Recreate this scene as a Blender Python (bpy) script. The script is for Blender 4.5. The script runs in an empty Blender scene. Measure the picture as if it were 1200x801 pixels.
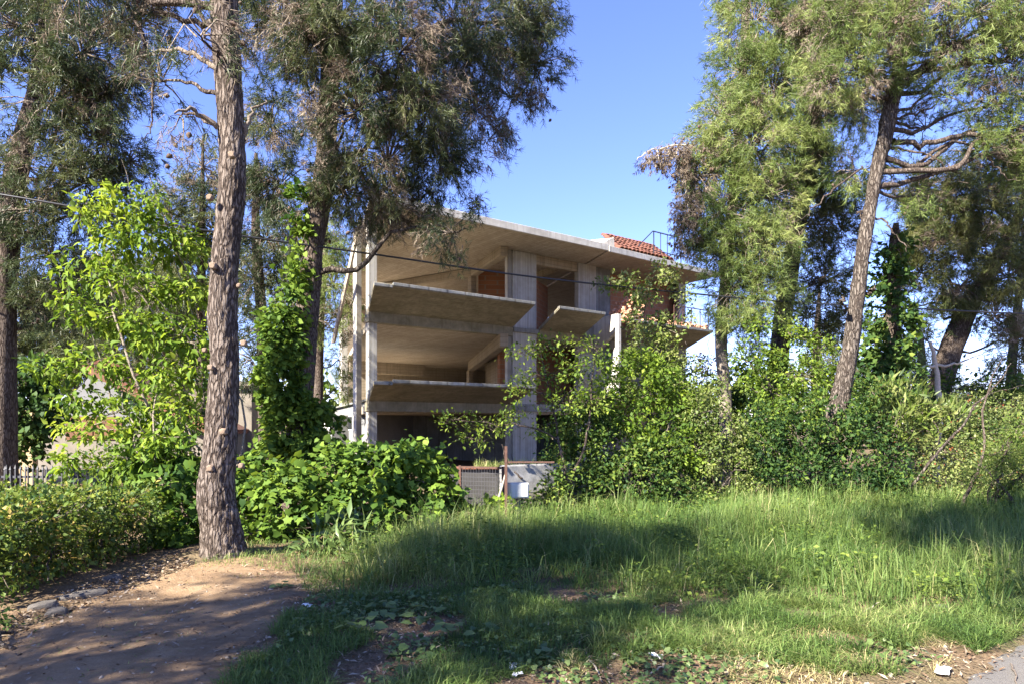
import bpy, bmesh, math, random
import numpy as np
from mathutils import Vector, noise as mnoise

# ------------------------------------------------------------------ camera, sky, sun, exposure
S = bpy.context.scene
COL = S.collection
FPX, CX, HY, CAMZ = 800.0, 600.0, 497.0, 1.6        # focal length in photo pixels, centre column, horizon row, eye height
cam_d = bpy.data.cameras.new('camera')
cam = bpy.data.objects.new('camera', cam_d); COL.objects.link(cam)
cam.location = (0, 0, CAMZ); cam.rotation_euler = (math.radians(90), 0, 0)
cam_d.sensor_width = 36; cam_d.lens = 24
cam_d.shift_y = (HY - 400.5) / 1200.0
cam_d.clip_start = 0.05; cam_d.clip_end = 6000
S.camera = cam

SUN_EL = math.radians(37)
SUN_H = np.array([-0.69, -0.724])                     # horizontal direction towards the sun
SUN = Vector((SUN_H[0]*math.cos(SUN_EL), SUN_H[1]*math.cos(SUN_EL), math.sin(SUN_EL)))
w = bpy.data.worlds.new('World'); S.world = w; w.use_nodes = True
nt = w.node_tree; bg = nt.nodes['Background']
sky = nt.nodes.new('ShaderNodeTexSky'); sky.sky_type = 'NISHITA'; sky.sun_disc = False
sky.sun_elevation = SUN_EL; sky.sun_rotation = math.atan2(SUN_H[0], SUN_H[1])
sky.air_density = 1.0; sky.dust_density = 0.0; sky.ozone_density = 6.0; sky.altitude = 0
tn = nt.nodes.new('ShaderNodeMix'); tn.data_type = 'RGBA'; tn.blend_type = 'MULTIPLY'; tn.inputs[0].default_value = 1.0; tn.inputs[7].default_value = (1.02, 0.87, 1.16, 1)
nt.links.new(sky.outputs[0], tn.inputs[6]); nt.links.new(tn.outputs[2], bg.inputs[0]); bg.inputs[1].default_value = 0.07
sd = bpy.data.lights.new('sun', 'SUN'); sd.energy = 5.0; sd.angle = math.radians(0.55); sd.color = (1.0, 0.93, 0.80)
so = bpy.data.objects.new('sun', sd); COL.objects.link(so); so.rotation_euler = SUN.to_track_quat('Z', 'Y').to_euler()
so.location = (-20, -15, 30)
S.view_settings.view_transform = 'Standard'; S.view_settings.look = 'None'
S.view_settings.gamma = 1.0; S.view_settings.exposure = 2.3
try:
    S.cycles.max_bounces = 8; S.cycles.diffuse_bounces = 5; S.cycles.transmission_bounces = 4
    S.cycles.use_denoising = True
except Exception: pass

RNG = np.random.default_rng(7)
random.seed(5)

# ------------------------------------------------------------------ helpers
def P(x, y, Y):                                      # the place seen at photo pixel (x, y), Y metres ahead
    return np.array([(x - CX) / FPX * Y, Y, CAMZ + (HY - y) / FPX * Y])
def G(x, y):                                         # the point of flat ground seen at photo pixel (x, y)
    Y = CAMZ * FPX / (y - HY)
    return np.array([(x - CX) / FPX * Y, Y])
TRUNK_A = G(259, 657)
def H(x, y):                                         # terrain height
    x = np.asarray(x, float); y = np.asarray(y, float)
    h = 0.10*np.exp(-((x-TRUNK_A[0])**2 + (y-TRUNK_A[1]-0.2)**2)/1.2)
    h = h + 0.025*np.sin(x*1.3+0.7)*np.sin(y*1.1+0.3) + 0.015*np.sin(x*3.1+y*2.3) + 0.008*np.sin(x*7.3-y*5.1)*np.sin(y*6.7+x*2.0)
    side = np.clip((y*0.78 - x*0.63 - 1.53)/1.0, 0, 1)   # flat beside the road edge
    bank = np.clip((x-1.0)/6, 0, 1)*np.clip((y-7)/6, 0, 1)*0.12*np.exp(-((y-11)/14)**2)
    return (h + bank)*side
def norm(v):
    return v / np.maximum(np.linalg.norm(v, axis=-1, keepdims=True), 1e-9)

def mesh_np(name, V, tris=None, quads=None, mats=(), tri_m=None, quad_m=None, tint=None, smooth=False):
    me = bpy.data.meshes.new(name)
    V = np.ascontiguousarray(V, np.float32)
    nt_ = 0 if tris is None else len(tris); nq = 0 if quads is None else len(quads)
    me.vertices.add(len(V)); me.vertices.foreach_set('co', V.ravel())
    loops = []
    if nt_: loops.append(np.asarray(tris, np.int32).ravel())
    if nq: loops.append(np.asarray(quads, np.int32).ravel())
    L = np.concatenate(loops)
    me.loops.add(len(L)); me.loops.foreach_set('vertex_index', L)
    st = np.concatenate([np.arange(nt_)*3, nt_*3 + np.arange(nq)*4]).astype(np.int32)
    tot = np.concatenate([np.full(nt_, 3), np.full(nq, 4)]).astype(np.int32)
    me.polygons.add(nt_+nq); me.polygons.foreach_set('loop_start', st); me.polygons.foreach_set('loop_total', tot)
    mi = np.zeros(nt_+nq, np.int32)
    if tri_m is not None and nt_: mi[:nt_] = tri_m
    if quad_m is not None and nq: mi[nt_:] = quad_m
    me.polygons.foreach_set('material_index', mi)
    if smooth: me.polygons.foreach_set('use_smooth', np.ones(nt_+nq, bool))
    for m in mats: me.materials.append(m)
    if tint is not None:
        a = me.attributes.new('tint', 'FLOAT', 'POINT'); a.data.foreach_set('value', np.asarray(tint, np.float32))
    me.update(calc_edges=True)
    return me

def link(name, me, parent=None, loc=None):
    o = bpy.data.objects.new(name, me); COL.objects.link(o)
    if parent is not None: o.parent = parent
    if loc is not None: o.location = loc
    return o
def tag(o, label=None, cat=None, group=None, kind=None):
    if label: o['label'] = label
    if cat: o['category'] = cat
    if group: o['group'] = group
    if kind: o['kind'] = kind
    return o
def empty(name, loc, label, cat, group=None, rz=0.0):
    o = bpy.data.objects.new(name, None); COL.objects.link(o)
    o.location = loc; o.rotation_euler = (0, 0, rz); o.empty_display_size = 0.2
    return tag(o, label, cat, group)

class Geo:                                           # collects faces (any n-gon) for one mesh
    def __init__(s): s.v = []; s.f = []; s.m = []
    def add(s, v, f, m=0):
        b = len(s.v); s.v += [tuple(map(float, p)) for p in v]; s.f += [tuple(b+i for i in q) for q in f]; s.m += [m]*len(f)
    def box(s, x0, x1, y0, y1, z0, z1, m=0):
        s.add([(x0,y0,z0),(x1,y0,z0),(x1,y1,z0),(x0,y1,z0),(x0,y0,z1),(x1,y0,z1),(x1,y1,z1),(x0,y1,z1)],
              [(0,3,2,1),(4,5,6,7),(0,1,5,4),(1,2,6,5),(2,3,7,6),(3,0,4,7)], m)
    def loft(s, a, b, m=0):
        n = len(a)
        s.add(list(a)+list(b), [tuple(range(n))[::-1], tuple(range(n, 2*n))] + [(i, (i+1) % n, n+(i+1) % n, n+i) for i in range(n)], m)
    def prism_t(s, dz, t0, t1, m=0):                 # profile in (d, z) swept along t; t0/t1 may be lists per profile point
        n = len(dz)
        T0 = t0 if isinstance(t0, (list, tuple)) else [t0]*n
        T1 = t1 if isinstance(t1, (list, tuple)) else [t1]*n
        s.loft([(T0[i], d, z) for i, (d, z) in enumerate(dz)], [(T1[i], d, z) for i, (d, z) in enumerate(dz)], m)
    def slab(s, xy, z0, z1, m=0):
        s.loft([(x, y, z0) for x, y in xy], [(x, y, z1) for x, y in xy], m)
    def build(s, name, mats, parent=None, bevel=0.0, loc=None, smooth=False):
        me = bpy.data.meshes.new(name); me.from_pydata(s.v, [], s.f)
        bm = bmesh.new(); bm.from_mesh(me); bmesh.ops.recalc_face_normals(bm, faces=bm.faces); bm.to_mesh(me); bm.free()
        for m in (mats if isinstance(mats, (list, tuple)) else [mats]): me.materials.append(m)
        if any(s.m):
            for p, i in zip(me.polygons, s.m): p.material_index = i
        if smooth:
            for p in me.polygons: p.use_smooth = True
        o = link(name, me, parent, loc)
        if bevel:
            b = o.modifiers.new('bevel', 'BEVEL'); b.width = bevel; b.segments = 2; b.limit_method = 'ANGLE'; b.angle_limit = math.radians(40)
        return o

def frames(pts):
    pts = np.asarray(pts, float); T = norm(np.gradient(pts, axis=0))
    ref = np.array([0.0, 1.0, 0.0]) if abs(T[0][1]) < 0.8 else np.array([1.0, 0, 0])
    U = np.zeros_like(T); u = norm(ref - T[0]*np.dot(ref, T[0]))
    for i in range(len(T)):
        u = norm(u - T[i]*np.dot(u, T[i])); U[i] = u
    return T, U, np.cross(T, U)
def tube_arrays(pts, rad, sides=6):
    pts = np.asarray(pts, float); rad = np.asarray(rad, float); n = len(pts)
    T, U, W = frames(pts); a = np.linspace(0, 2*np.pi, sides, endpoint=False)
    V = pts[:, None, :] + rad[:, None, None]*(np.cos(a)[None, :, None]*U[:, None, :] + np.sin(a)[None, :, None]*W[:, None, :])
    i = np.arange(n-1)[:, None]; j = np.arange(sides)[None, :]; k = (j+1) % sides
    Q = np.stack([i*sides+j, i*sides+k, (i+1)*sides+k, (i+1)*sides+j], -1).reshape(-1, 4)
    return V.reshape(-1, 3), Q
def smooth_path(ctrl, n):
    c = np.asarray(ctrl, float); t = np.linspace(0, len(c)-1, n)
    d = np.concatenate([[0], np.cumsum(np.linalg.norm(np.diff(c[:, :3], axis=0), axis=1))]); 
    i = np.clip(t.astype(int), 0, len(c)-2); f = (t-i)[:, None]
    p0 = c[np.maximum(i-1, 0)]; p1 = c[i]; p2 = c[i+1]; p3 = c[np.minimum(i+2, len(c)-1)]
    return 0.5*(2*p1 + (p2-p0)*f + (2*p0-5*p1+4*p2-p3)*f**2 + (3*p1-p0-3*p2+p3)*f**3)
def tube_obj(name, ctrl, mat, parent=None, base=(0, 0, 0), sides=8, n=12, wob=0.0, seed=0):
    p = smooth_path(ctrl, n) if len(ctrl) > 2 else np.linspace(ctrl[0], ctrl[1], n)
    pts = p[:, :3] - np.asarray(base); r = p[:, 3]
    if wob:
        g = np.random.default_rng(seed); q = g.normal(0, wob, (n, 3)); q[0] = 0; q[-1] = 0
        pts = pts + q
    V, Q = tube_arrays(pts, r, sides)
    return link(name, mesh_np(name, V, None, Q, [mat], smooth=True), parent)

# ------------------------------------------------------------------ materials
class NT:
    def __init__(s, name):
        s.m = bpy.data.materials.new(name); s.m.use_nodes = True; s.t = s.m.node_tree; s.b = s.t.nodes['Principled BSDF']; s.out = s.t.nodes['Material Output']
    def n(s, typ, **kw):
        x = s.t.nodes.new('ShaderNode'+typ)
        for k, v in kw.items():
            if k.startswith('i_'): x.inputs[k[2:].replace('_', ' ')].default_value = v
            else: setattr(x, k, v)
        return x
    def l(s, a, b): s.t.links.new(a, b)
    def ramp(s, fac, stops):
        r = s.n('ValToRGB'); e = r.color_ramp.elements
        while len(e) < len(stops): e.new(0.5)
        for i, (p, c) in enumerate(stops): e[i].position = p; e[i].color = (*c, 1)
        s.l(fac, r.inputs[0]); return r.outputs[0]
    def coords(s, scale=(1, 1, 1), kind='Object', rot=(0, 0, 0)):
        c = s.n('TexCoord'); mp = s.n('Mapping'); mp.inputs['Scale'].default_value = scale; mp.inputs['Rotation'].default_value = rot
        s.l(c.outputs[kind], mp.inputs[0]); return mp.outputs[0]
    def noise(s, vec, scale, detail=4, rough=0.55, dist=0.0):
        x = s.n('TexNoise'); x.inputs['Scale'].default_value = scale; x.inputs['Detail'].default_value = detail
        x.inputs['Roughness'].default_value = rough; x.inputs['Distortion'].default_value = dist
        s.l(vec, x.inputs['Vector']); return x.outputs['Fac']
    def mix(s, fac, a, b, mode='MIX'):
        x = s.n('Mix', data_type='RGBA', blend_type=mode)
        for sock, v in ((x.inputs[0], fac), (x.inputs[6], a), (x.inputs[7], b)):
            if isinstance(v, (int, float)): sock.default_value = v
            elif isinstance(v, tuple): sock.default_value = (*v, 1)
            else: s.l(v, sock)
        return x.outputs[2]
    def math(s, op, a, b=None):
        x = s.n('Math', operation=op)
        for i, v in enumerate((a, b)):
            if v is None: continue
            if isinstance(v, (int, float)): x.inputs[i].default_value = v
            else: s.l(v, x.inputs[i])
        return x.outputs[0]
    def bump(s, h, strength=0.5, dist=0.02):
        x = s.n('Bump'); x.inputs['Strength'].default_value = strength; x.inputs['Distance'].default_value = dist
        s.l(h, x.inputs['Height']); s.l(x.outputs[0], s.b.inputs['Normal']); return x
    def col(s, c):
        if isinstance(c, tuple): s.b.inputs['Base Color'].default_value = (*c, 1)
        else: s.l(c, s.b.inputs['Base Color'])
    def rough(s, r): s.b.inputs['Roughness'].default_value = r

def leaf_mat(name, stops, trans=0.35, rough=0.5, spec=0.3):
    k = NT(name); a = k.n('Attribute', attribute_name='tint'); c = k.ramp(a.outputs['Fac'], stops)
    k.col(c); k.rough(rough); k.b.inputs['Specular IOR Level'].default_value = spec
    tr = k.n('BsdfTranslucent'); sat = k.n('HueSaturation'); sat.inputs['Saturation'].default_value = 1.05; sat.inputs['Value'].default_value = 1.35; sat.inputs['Hue'].default_value = 0.485
    k.l(c, sat.inputs['Color']); k.l(sat.outputs[0], tr.inputs[0])
    mx = k.n('MixShader'); mx.inputs[0].default_value = trans
    k.l(k.b.outputs[0], mx.inputs[1]); k.l(tr.outputs[0], mx.inputs[2]); k.l(mx.outputs[0], k.out.inputs[0])
    return k.m

def bark_mat(name, dark, mid, light, sc=1.0, bump=0.8):
    k = NT(name); v = k.coords((1, 1, 0.22))
    n2 = k.n('TexNoise'); n2.inputs['Scale'].default_value = 14*sc; n2.inputs['Detail'].default_value = 3; k.l(v, n2.inputs['Vector'])
    sc_ = k.n('VectorMath', operation='SCALE'); sc_.inputs['Scale'].default_value = 0.10/sc; k.l(n2.outputs['Color'], sc_.inputs[0])
    wv = k.n('VectorMath', operation='ADD'); k.l(v, wv.inputs[0]); k.l(sc_.outputs[0], wv.inputs[1])
    vo = k.n('TexVoronoi', feature='DISTANCE_TO_EDGE'); vo.inputs['Scale'].default_value = 24*sc; k.l(wv.outputs[0], vo.inputs['Vector'])
    crack = k.math('MINIMUM', k.math('MULTIPLY', vo.outputs['Distance'], 4.5), 1.0)
    fine = k.noise(k.coords((1, 1, .6)), 70*sc, 5, .7); big = k.noise(k.coords((1, 1, 0.5)), 3.5*sc, 4, .6)
    f = k.math('ADD', k.math('MULTIPLY', crack, 0.42), k.math('ADD', k.math('MULTIPLY', fine, 0.45), k.math('MULTIPLY', big, 0.35)))
    k.col(k.ramp(f, [(0.36, dark), (0.62, mid), (0.92, light)])); k.rough(0.95); k.b.inputs['Specular IOR Level'].default_value = 0.1
    k.bump(k.math('ADD', crack, k.math('MULTIPLY', fine, .6)), bump, 0.025/sc); return k.m

M = {}
M['bark_pine'] = bark_mat('pine_bark', (0.030, 0.022, 0.018), (0.098, 0.076, 0.064), (0.205, 0.172, 0.150))
M['bark_grey'] = bark_mat('grey_bark', (0.032, 0.024, 0.02), (0.092, 0.074, 0.062), (0.175, 0.15, 0.128), 0.9, 1.0)
M['bark_dark'] = bark_mat('dark_bark', (0.03, 0.022, 0.018), (0.09, 0.068, 0.055), (0.16, 0.13, 0.11), 1.2, 0.7)
M['twig'] = bark_mat('twig_bark', (0.06, 0.045, 0.035), (0.15, 0.12, 0.095), (0.28, 0.24, 0.20), 4, 0.2)
M['pale_stem'] = bark_mat('pale_stem_bark', (0.10, 0.08, 0.06), (0.22, 0.185, 0.15), (0.35, 0.30, 0.25), 2.5, 0.5)
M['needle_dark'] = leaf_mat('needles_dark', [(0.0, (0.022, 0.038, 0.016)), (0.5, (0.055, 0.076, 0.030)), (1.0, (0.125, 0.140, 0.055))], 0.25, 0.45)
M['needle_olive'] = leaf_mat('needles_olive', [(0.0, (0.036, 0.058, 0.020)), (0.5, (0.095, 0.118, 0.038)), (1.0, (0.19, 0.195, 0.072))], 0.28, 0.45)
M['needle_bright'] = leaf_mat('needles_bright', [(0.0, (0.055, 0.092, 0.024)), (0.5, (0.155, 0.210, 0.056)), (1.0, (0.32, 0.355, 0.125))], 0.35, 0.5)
M['needle_dead'] = leaf_mat('needles_dead', [(0.0, (0.085, 0.060, 0.042)), (0.5, (0.18, 0.142, 0.105)), (1.0, (0.34, 0.285, 0.22))], 0.15, 0.8)
M['leaf_lime'] = leaf_mat('leaf_lime', [(0.0, (0.060, 0.115, 0.016)), (0.5, (0.145, 0.230, 0.026)), (1.0, (0.27, 0.345, 0.048))], 0.45, 0.6, 0.18)
M['leaf_mid'] = leaf_mat('leaf_mid', [(0.0, (0.040, 0.078, 0.016)), (0.5, (0.092, 0.145, 0.024)), (1.0, (0.19, 0.24, 0.045))], 0.36, 0.6, 0.18)
M['leaf_olive'] = leaf_mat('leaf_olive', [(0.0, (0.06, 0.095, 0.03)), (0.5, (0.13, 0.17, 0.048)), (1.0, (0.23, 0.25, 0.085))], 0.35, 0.45)
M['leaf_dark'] = leaf_mat('leaf_dark', [(0.0, (0.018, 0.045, 0.014)), (0.5, (0.042, 0.088, 0.022)), (1.0, (0.10, 0.15, 0.032))], 0.36, 0.6, 0.18)
M['leaf_ivy'] = leaf_mat('leaf_ivy', [(0.0, (0.022, 0.055, 0.012)), (0.45, (0.070, 0.130, 0.020)), (1.0, (0.17, 0.25, 0.036))], 0.35, 0.6, 0.15)
M['leaf_hedge'] = leaf_mat('leaf_hedge', [(0.0, (0.045, 0.080, 0.014)), (0.55, (0.115, 0.165, 0.026)), (0.9, (0.22, 0.25, 0.045)), (1.0, (0.34, 0.27, 0.08))], 0.35, 0.5, 0.25)
M['leaf_red'] = leaf_mat('leaf_russet', [(0.0, (0.18, 0.05, 0.02)), (1.0, (0.42, 0.16, 0.07))], 0.3, 0.5)
M['weed'] = leaf_mat('leaf_weed', [(0.0, (0.045, 0.085, 0.030)), (0.5, (0.092, 0.145, 0.045)), (1.0, (0.17, 0.225, 0.075))], 0.3, 0.4, 0.4)
M['grass'] = leaf_mat('grass_blade', [(0.0, (0.042, 0.088, 0.022)), (0.45, (0.105, 0.175, 0.042)), (0.8, (0.22, 0.275, 0.085)), (1.0, (0.46, 0.42, 0.20))], 0.4, 0.5, 0.25)
M['dry'] = leaf_mat('dry_grass', [(0.0, (0.20, 0.17, 0.07)), (0.5, (0.36, 0.31, 0.14)), (1.0, (0.55, 0.48, 0.27))], 0.3, 0.7, 0.2)
M['litter'] = leaf_mat('litter_leaf', [(0.0, (0.10, 0.06, 0.035)), (0.5, (0.20, 0.135, 0.085)), (1.0, (0.40, 0.33, 0.25))], 0.1, 0.7, 0.2)

def concrete_mat(name, axis, base=(0.40, 0.36, 0.29), dirt=(0.20, 0.165, 0.115), board=0.14, stain=0.5, moss=0.0):
    k = NT(name); c = k.n('TexCoord'); sx = k.n('SeparateXYZ'); k.l(c.outputs['Object'], sx.inputs[0])
    ax = sx.outputs['XYZ'.index(axis)]
    q = k.math('DIVIDE', ax, board); fr = k.math('FRACT', q)
    edge = k.math('MINIMUM', fr, k.math('SUBTRACT', 1.0, fr)); line = k.math('MINIMUM', k.math('MULTIPLY', edge, 14.0), 1.0)
    fl = k.math('FLOOR', q); wn = k.n('TexWhiteNoise', noise_dimensions='1D'); k.l(fl, wn.inputs['W'])
    vec = c.outputs['Object']
    big = k.noise(vec, 0.9, 5, 0.6, 0.6); med = k.noise(vec, 5, 6, 0.65); fine = k.noise(vec, 60, 3, 0.6)
    c1 = k.ramp(big, [(0.3, dirt), (0.62, base)])
    c1 = k.mix(stain, base, c1)
    c2 = k.mix(k.math('MULTIPLY', wn.outputs['Value'], 0.5), c1, (base[0]*0.62, base[1]*0.60, base[2]*0.56))
    c3 = k.mix(k.math('MULTIPLY', k.ramp(med, [(0.45, (0, 0, 0)), (0.75, (1, 1, 1))]), 0.4), c2, (base[0]*1.25, base[1]*1.25, base[2]*1.25))
    st = k.ramp(k.noise(k.coords((7, 7, .30)), 1.0, 5, .65), [(0.5, (0, 0, 0)), (0.72, (1, 1, 1))])
    c3 = k.mix(k.math('MULTIPLY', st, 0.65), c3, (base[0]*.45, base[1]*.42, base[2]*.38))
    if moss: c3 = k.mix(k.math('MULTIPLY', k.ramp(k.noise(vec, 1.7, 6, 0.7, 1.0), [(0.42, (0, 0, 0)), (0.7, (1, 1, 1))]), moss), c3, (0.085, 0.085, 0.045))
    c4 = k.mix(k.math('MULTIPLY', k.math('SUBTRACT', 1.0, line), 0.6), c3, (0.10, 0.085, 0.06))
    k.col(c4); k.rough(0.9); k.b.inputs['Specular IOR Level'].default_value = 0.2
    h = k.math('ADD', k.math('ADD', k.math('MULTIPLY', line, 0.5), k.math('MULTIPLY', wn.outputs['Value'], 0.4)), k.math('MULTIPLY', k.math('ADD', med, fine), 0.35))
    k.bump(h, 0.7, 0.012); return k.m
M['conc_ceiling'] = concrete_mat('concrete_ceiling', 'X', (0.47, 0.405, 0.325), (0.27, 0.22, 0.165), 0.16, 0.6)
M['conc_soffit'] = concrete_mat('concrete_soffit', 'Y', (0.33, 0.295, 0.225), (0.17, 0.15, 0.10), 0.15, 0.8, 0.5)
M['conc_beam'] = concrete_mat('concrete_beam', 'Z', (0.40, 0.34, 0.26), (0.24, 0.195, 0.135), 0.17, 0.5)
M['conc_pillar'] = concrete_mat('concrete_pillar', 'X', (0.47, 0.455, 0.42), (0.27, 0.25, 0.22), 0.13, 0.55)
M['conc_white'] = concrete_mat('concrete_white', 'Y', (0.62, 0.595, 0.54), (0.36, 0.33, 0.28), 0.4, 0.8)
M['conc_grey'] = concrete_mat('concrete_grey', 'X', (0.28, 0.285, 0.285), (0.12, 0.12, 0.11), 0.7, 0.9, 0.3)

def simple(name, col, rough=0.8, var=0.25, sc=8, bump=0.2, metal=0.0, kind='Object'):
    k = NT(name); v = k.coords(kind=kind); a = k.noise(v, sc, 6, 0.6); b = k.noise(v, sc*9, 3)
    f = k.math('ADD', k.math('MULTIPLY', a, 0.7), k.math('MULTIPLY', b, 0.3))
    k.col(k.ramp(f, [(0.3, tuple(x*(1-var) for x in col)), (0.7, tuple(min(1, x*(1+var)) for x in col))]))
    k.rough(rough); k.b.inputs['Metallic'].default_value = metal; k.bump(f, bump, 0.01); return k.m
M['terracotta'] = simple('terracotta', (0.135, 0.052, 0.033), 0.95, 0.7, 4, 0.3)
M['rubble'] = simple('rubble_brick', (0.50, 0.27, 0.17), 0.9, 0.4, 6, 0.4)
M['rust'] = simple('rusty_iron', (0.075, 0.036, 0.025), 0.85, 0.5, 30, 0.3)
M['black_metal'] = simple('dark_painted_metal', (0.025, 0.026, 0.03), 0.5, 0.3, 20, 0.1)
M['iron'] = simple('weathered_fence_iron', (0.045, 0.044, 0.052), 0.6, 0.3, 25, 0.1)
M['cable'] = simple('cable_rubber', (0.02, 0.02, 0.024), 0.4, 0.2, 10, 0.05)
M['stone'] = simple('field_stone', (0.10, 0.088, 0.078), 0.95, 0.5, 9, 0.8)
M['plaster'] = simple('pale_plaster', (0.20, 0.175, 0.145), 0.9, 0.25, 3, 0.15)
M['old_render'] = simple('old_grey_render', (0.25, 0.245, 0.24), 0.95, 0.5, 4, 0.5)
M['shaded_render'] = simple('shade_darkened_render', (0.045, 0.043, 0.043), 0.95, 0.4, 4, 0.4)  # garden wall colour lowered to stand in for the shade on it
M['plaster_white'] = simple('white_plaster', (0.72, 0.70, 0.66), 0.9, 0.1, 3, 0.1)
M['plaster_grey'] = simple('grey_plaster', (0.18, 0.18, 0.185), 0.9, 0.15, 3, 0.15)
M['tan'] = simple('tan_plaster', (0.42, 0.31, 0.17), 0.9, 0.2, 4, 0.15)
M['brown_wood'] = simple('brown_wood', (0.15, 0.065, 0.03), 0.7, 0.3, 10, 0.2)
M['white_box'] = simple('white_painted_metal', (0.42, 0.43, 0.44), 0.5, 0.08, 6, 0.05)
M['glass_dark'] = simple('dark_window_glass', (0.02, 0.022, 0.025), 0.15, 0.2, 3, 0.0)
M['dead_wood'] = simple('bleached_dead_wood', (0.42, 0.36, 0.29), 0.9, 0.3, 20, 0.4)
M['cone'] = simple('pine_cone', (0.085, 0.055, 0.038), 0.9, 0.5, 40, 0.4)
M['cutwood'] = simple('cut_branch_stub', (0.19, 0.135, 0.095), 0.9, 0.3, 20, 0.3)
M['pebble'] = simple('pebble', (0.25, 0.21, 0.17), 0.95, 0.5, 40, 0.3)
M['paper'] = simple('paper_litter', (0.75, 0.74, 0.72), 0.8, 0.1, 15, 0.1)

k = NT('brick_infill'); v = k.coords()
br = k.n('TexBrick'); br.inputs['Scale'].default_value = 1.0; br.inputs['Brick Width'].default_value = 0.33; br.inputs['Row Height'].default_value = 0.20
br.inputs['Mortar Size'].default_value = 0.012; br.inputs['Color1'].default_value = (0.36, 0.15, 0.075, 1); br.inputs['Color2'].default_value = (0.46, 0.20, 0.10, 1); br.inputs['Mortar'].default_value = (0.33, 0.27, 0.20, 1)
cb = k.n('CombineXYZ'); sx = k.n('SeparateXYZ'); k.l(v, sx.inputs[0]); k.l(k.math('ADD', sx.outputs[0], sx.outputs[1]), cb.inputs[0]); k.l(sx.outputs[2], cb.inputs[1]); k.l(cb.outputs[0], br.inputs['Vector'])
k.col(k.mix(k.math('MULTIPLY', k.noise(v, 3, 5), 0.5), br.outputs['Color'], (0.22, 0.11, 0.06))); k.rough(0.9); k.bump(br.outputs['Fac'], -0.4, 0.01); M['brick'] = k.m

k = NT('ground_soil'); v = k.coords()
big = k.noise(v, 0.55, 5, 0.6, 0.5); med = k.noise(v, 3.5, 6, 0.65); fine = k.noise(v, 45, 5, 0.7)
vo = k.n('TexVoronoi'); vo.inputs['Scale'].default_value = 38; k.l(v, vo.inputs['Vector'])
c = k.ramp(med, [(0.3, (0.085, 0.052, 0.034)), (0.55, (0.17, 0.11, 0.072)), (0.8, (0.26, 0.18, 0.125))])
c = k.mix(k.ramp(big, [(0.4, (0, 0, 0)), (0.65, (1, 1, 1))]), c, k.ramp(fine, [(0.3, (0.06, 0.055, 0.03)), (0.7, (0.16, 0.135, 0.075))]))
c = k.mix(k.math('MULTIPLY', k.ramp(fine, [(0.52, (0, 0, 0)), (0.7, (1, 1, 1))]), 0.5), c, (0.30, 0.23, 0.17))
k.col(c); k.rough(0.97); k.b.inputs['Specular IOR Level'].default_value = 0.1
k.bump(k.math('ADD', k.math('MULTIPLY', med, 1.5), k.math('ADD', k.math('MULTIPLY', fine, 0.5), k.math('MULTIPLY', vo.outputs['Distance'], 0.5))), 0.8, 0.03); M['soil'] = k.m
k = NT('path_dirt'); v = k.coords()
med = k.noise(v, 2.2, 6, 0.65, 0.4); fine = k.noise(v, 70, 5, 0.75); mid2 = k.noise(v, 14, 5, 0.7)
c = k.ramp(med, [(0.3, (0.16, 0.105, 0.064)), (0.55, (0.27, 0.180, 0.105)), (0.8, (0.36, 0.26, 0.165))])
c = k.mix(k.math('MULTIPLY', k.ramp(fine, [(0.45, (0, 0, 0)), (0.75, (1, 1, 1))]), 0.6), c, (0.12, 0.085, 0.06))
c = k.mix(k.math('MULTIPLY', k.ramp(mid2, [(0.5, (0, 0, 0)), (0.72, (1, 1, 1))]), 0.45), c, (0.33, 0.25, 0.17))
k.col(c); k.rough(0.97); k.b.inputs['Specular IOR Level'].default_value = 0.1
k.bump(k.math('ADD', k.math('MULTIPLY', mid2, 1.0), k.math('ADD', fine, k.math('MULTIPLY', med, 1.5))), 0.75, 0.02); M['path'] = k.m
k = NT('road_asphalt'); v = k.coords()
fine = k.noise(v, 180, 3, 0.7); med = k.noise(v, 2.5, 5)
vo = k.n('TexVoronoi'); vo.inputs['Scale'].default_value = 140; k.l(v, vo.inputs['Vector'])
c = k.mix(k.math('MULTIPLY', med, 0.5), k.ramp(vo.outputs['Distance'], [(0.1, (0.17, 0.16, 0.15)), (0.6, (0.075, 0.072, 0.07))]), (0.19, 0.165, 0.14))
k.col(c); k.rough(0.95); k.bump(k.math('ADD', vo.outputs['Distance'], fine), 0.6, 0.006); M['asphalt'] = k.m

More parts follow.
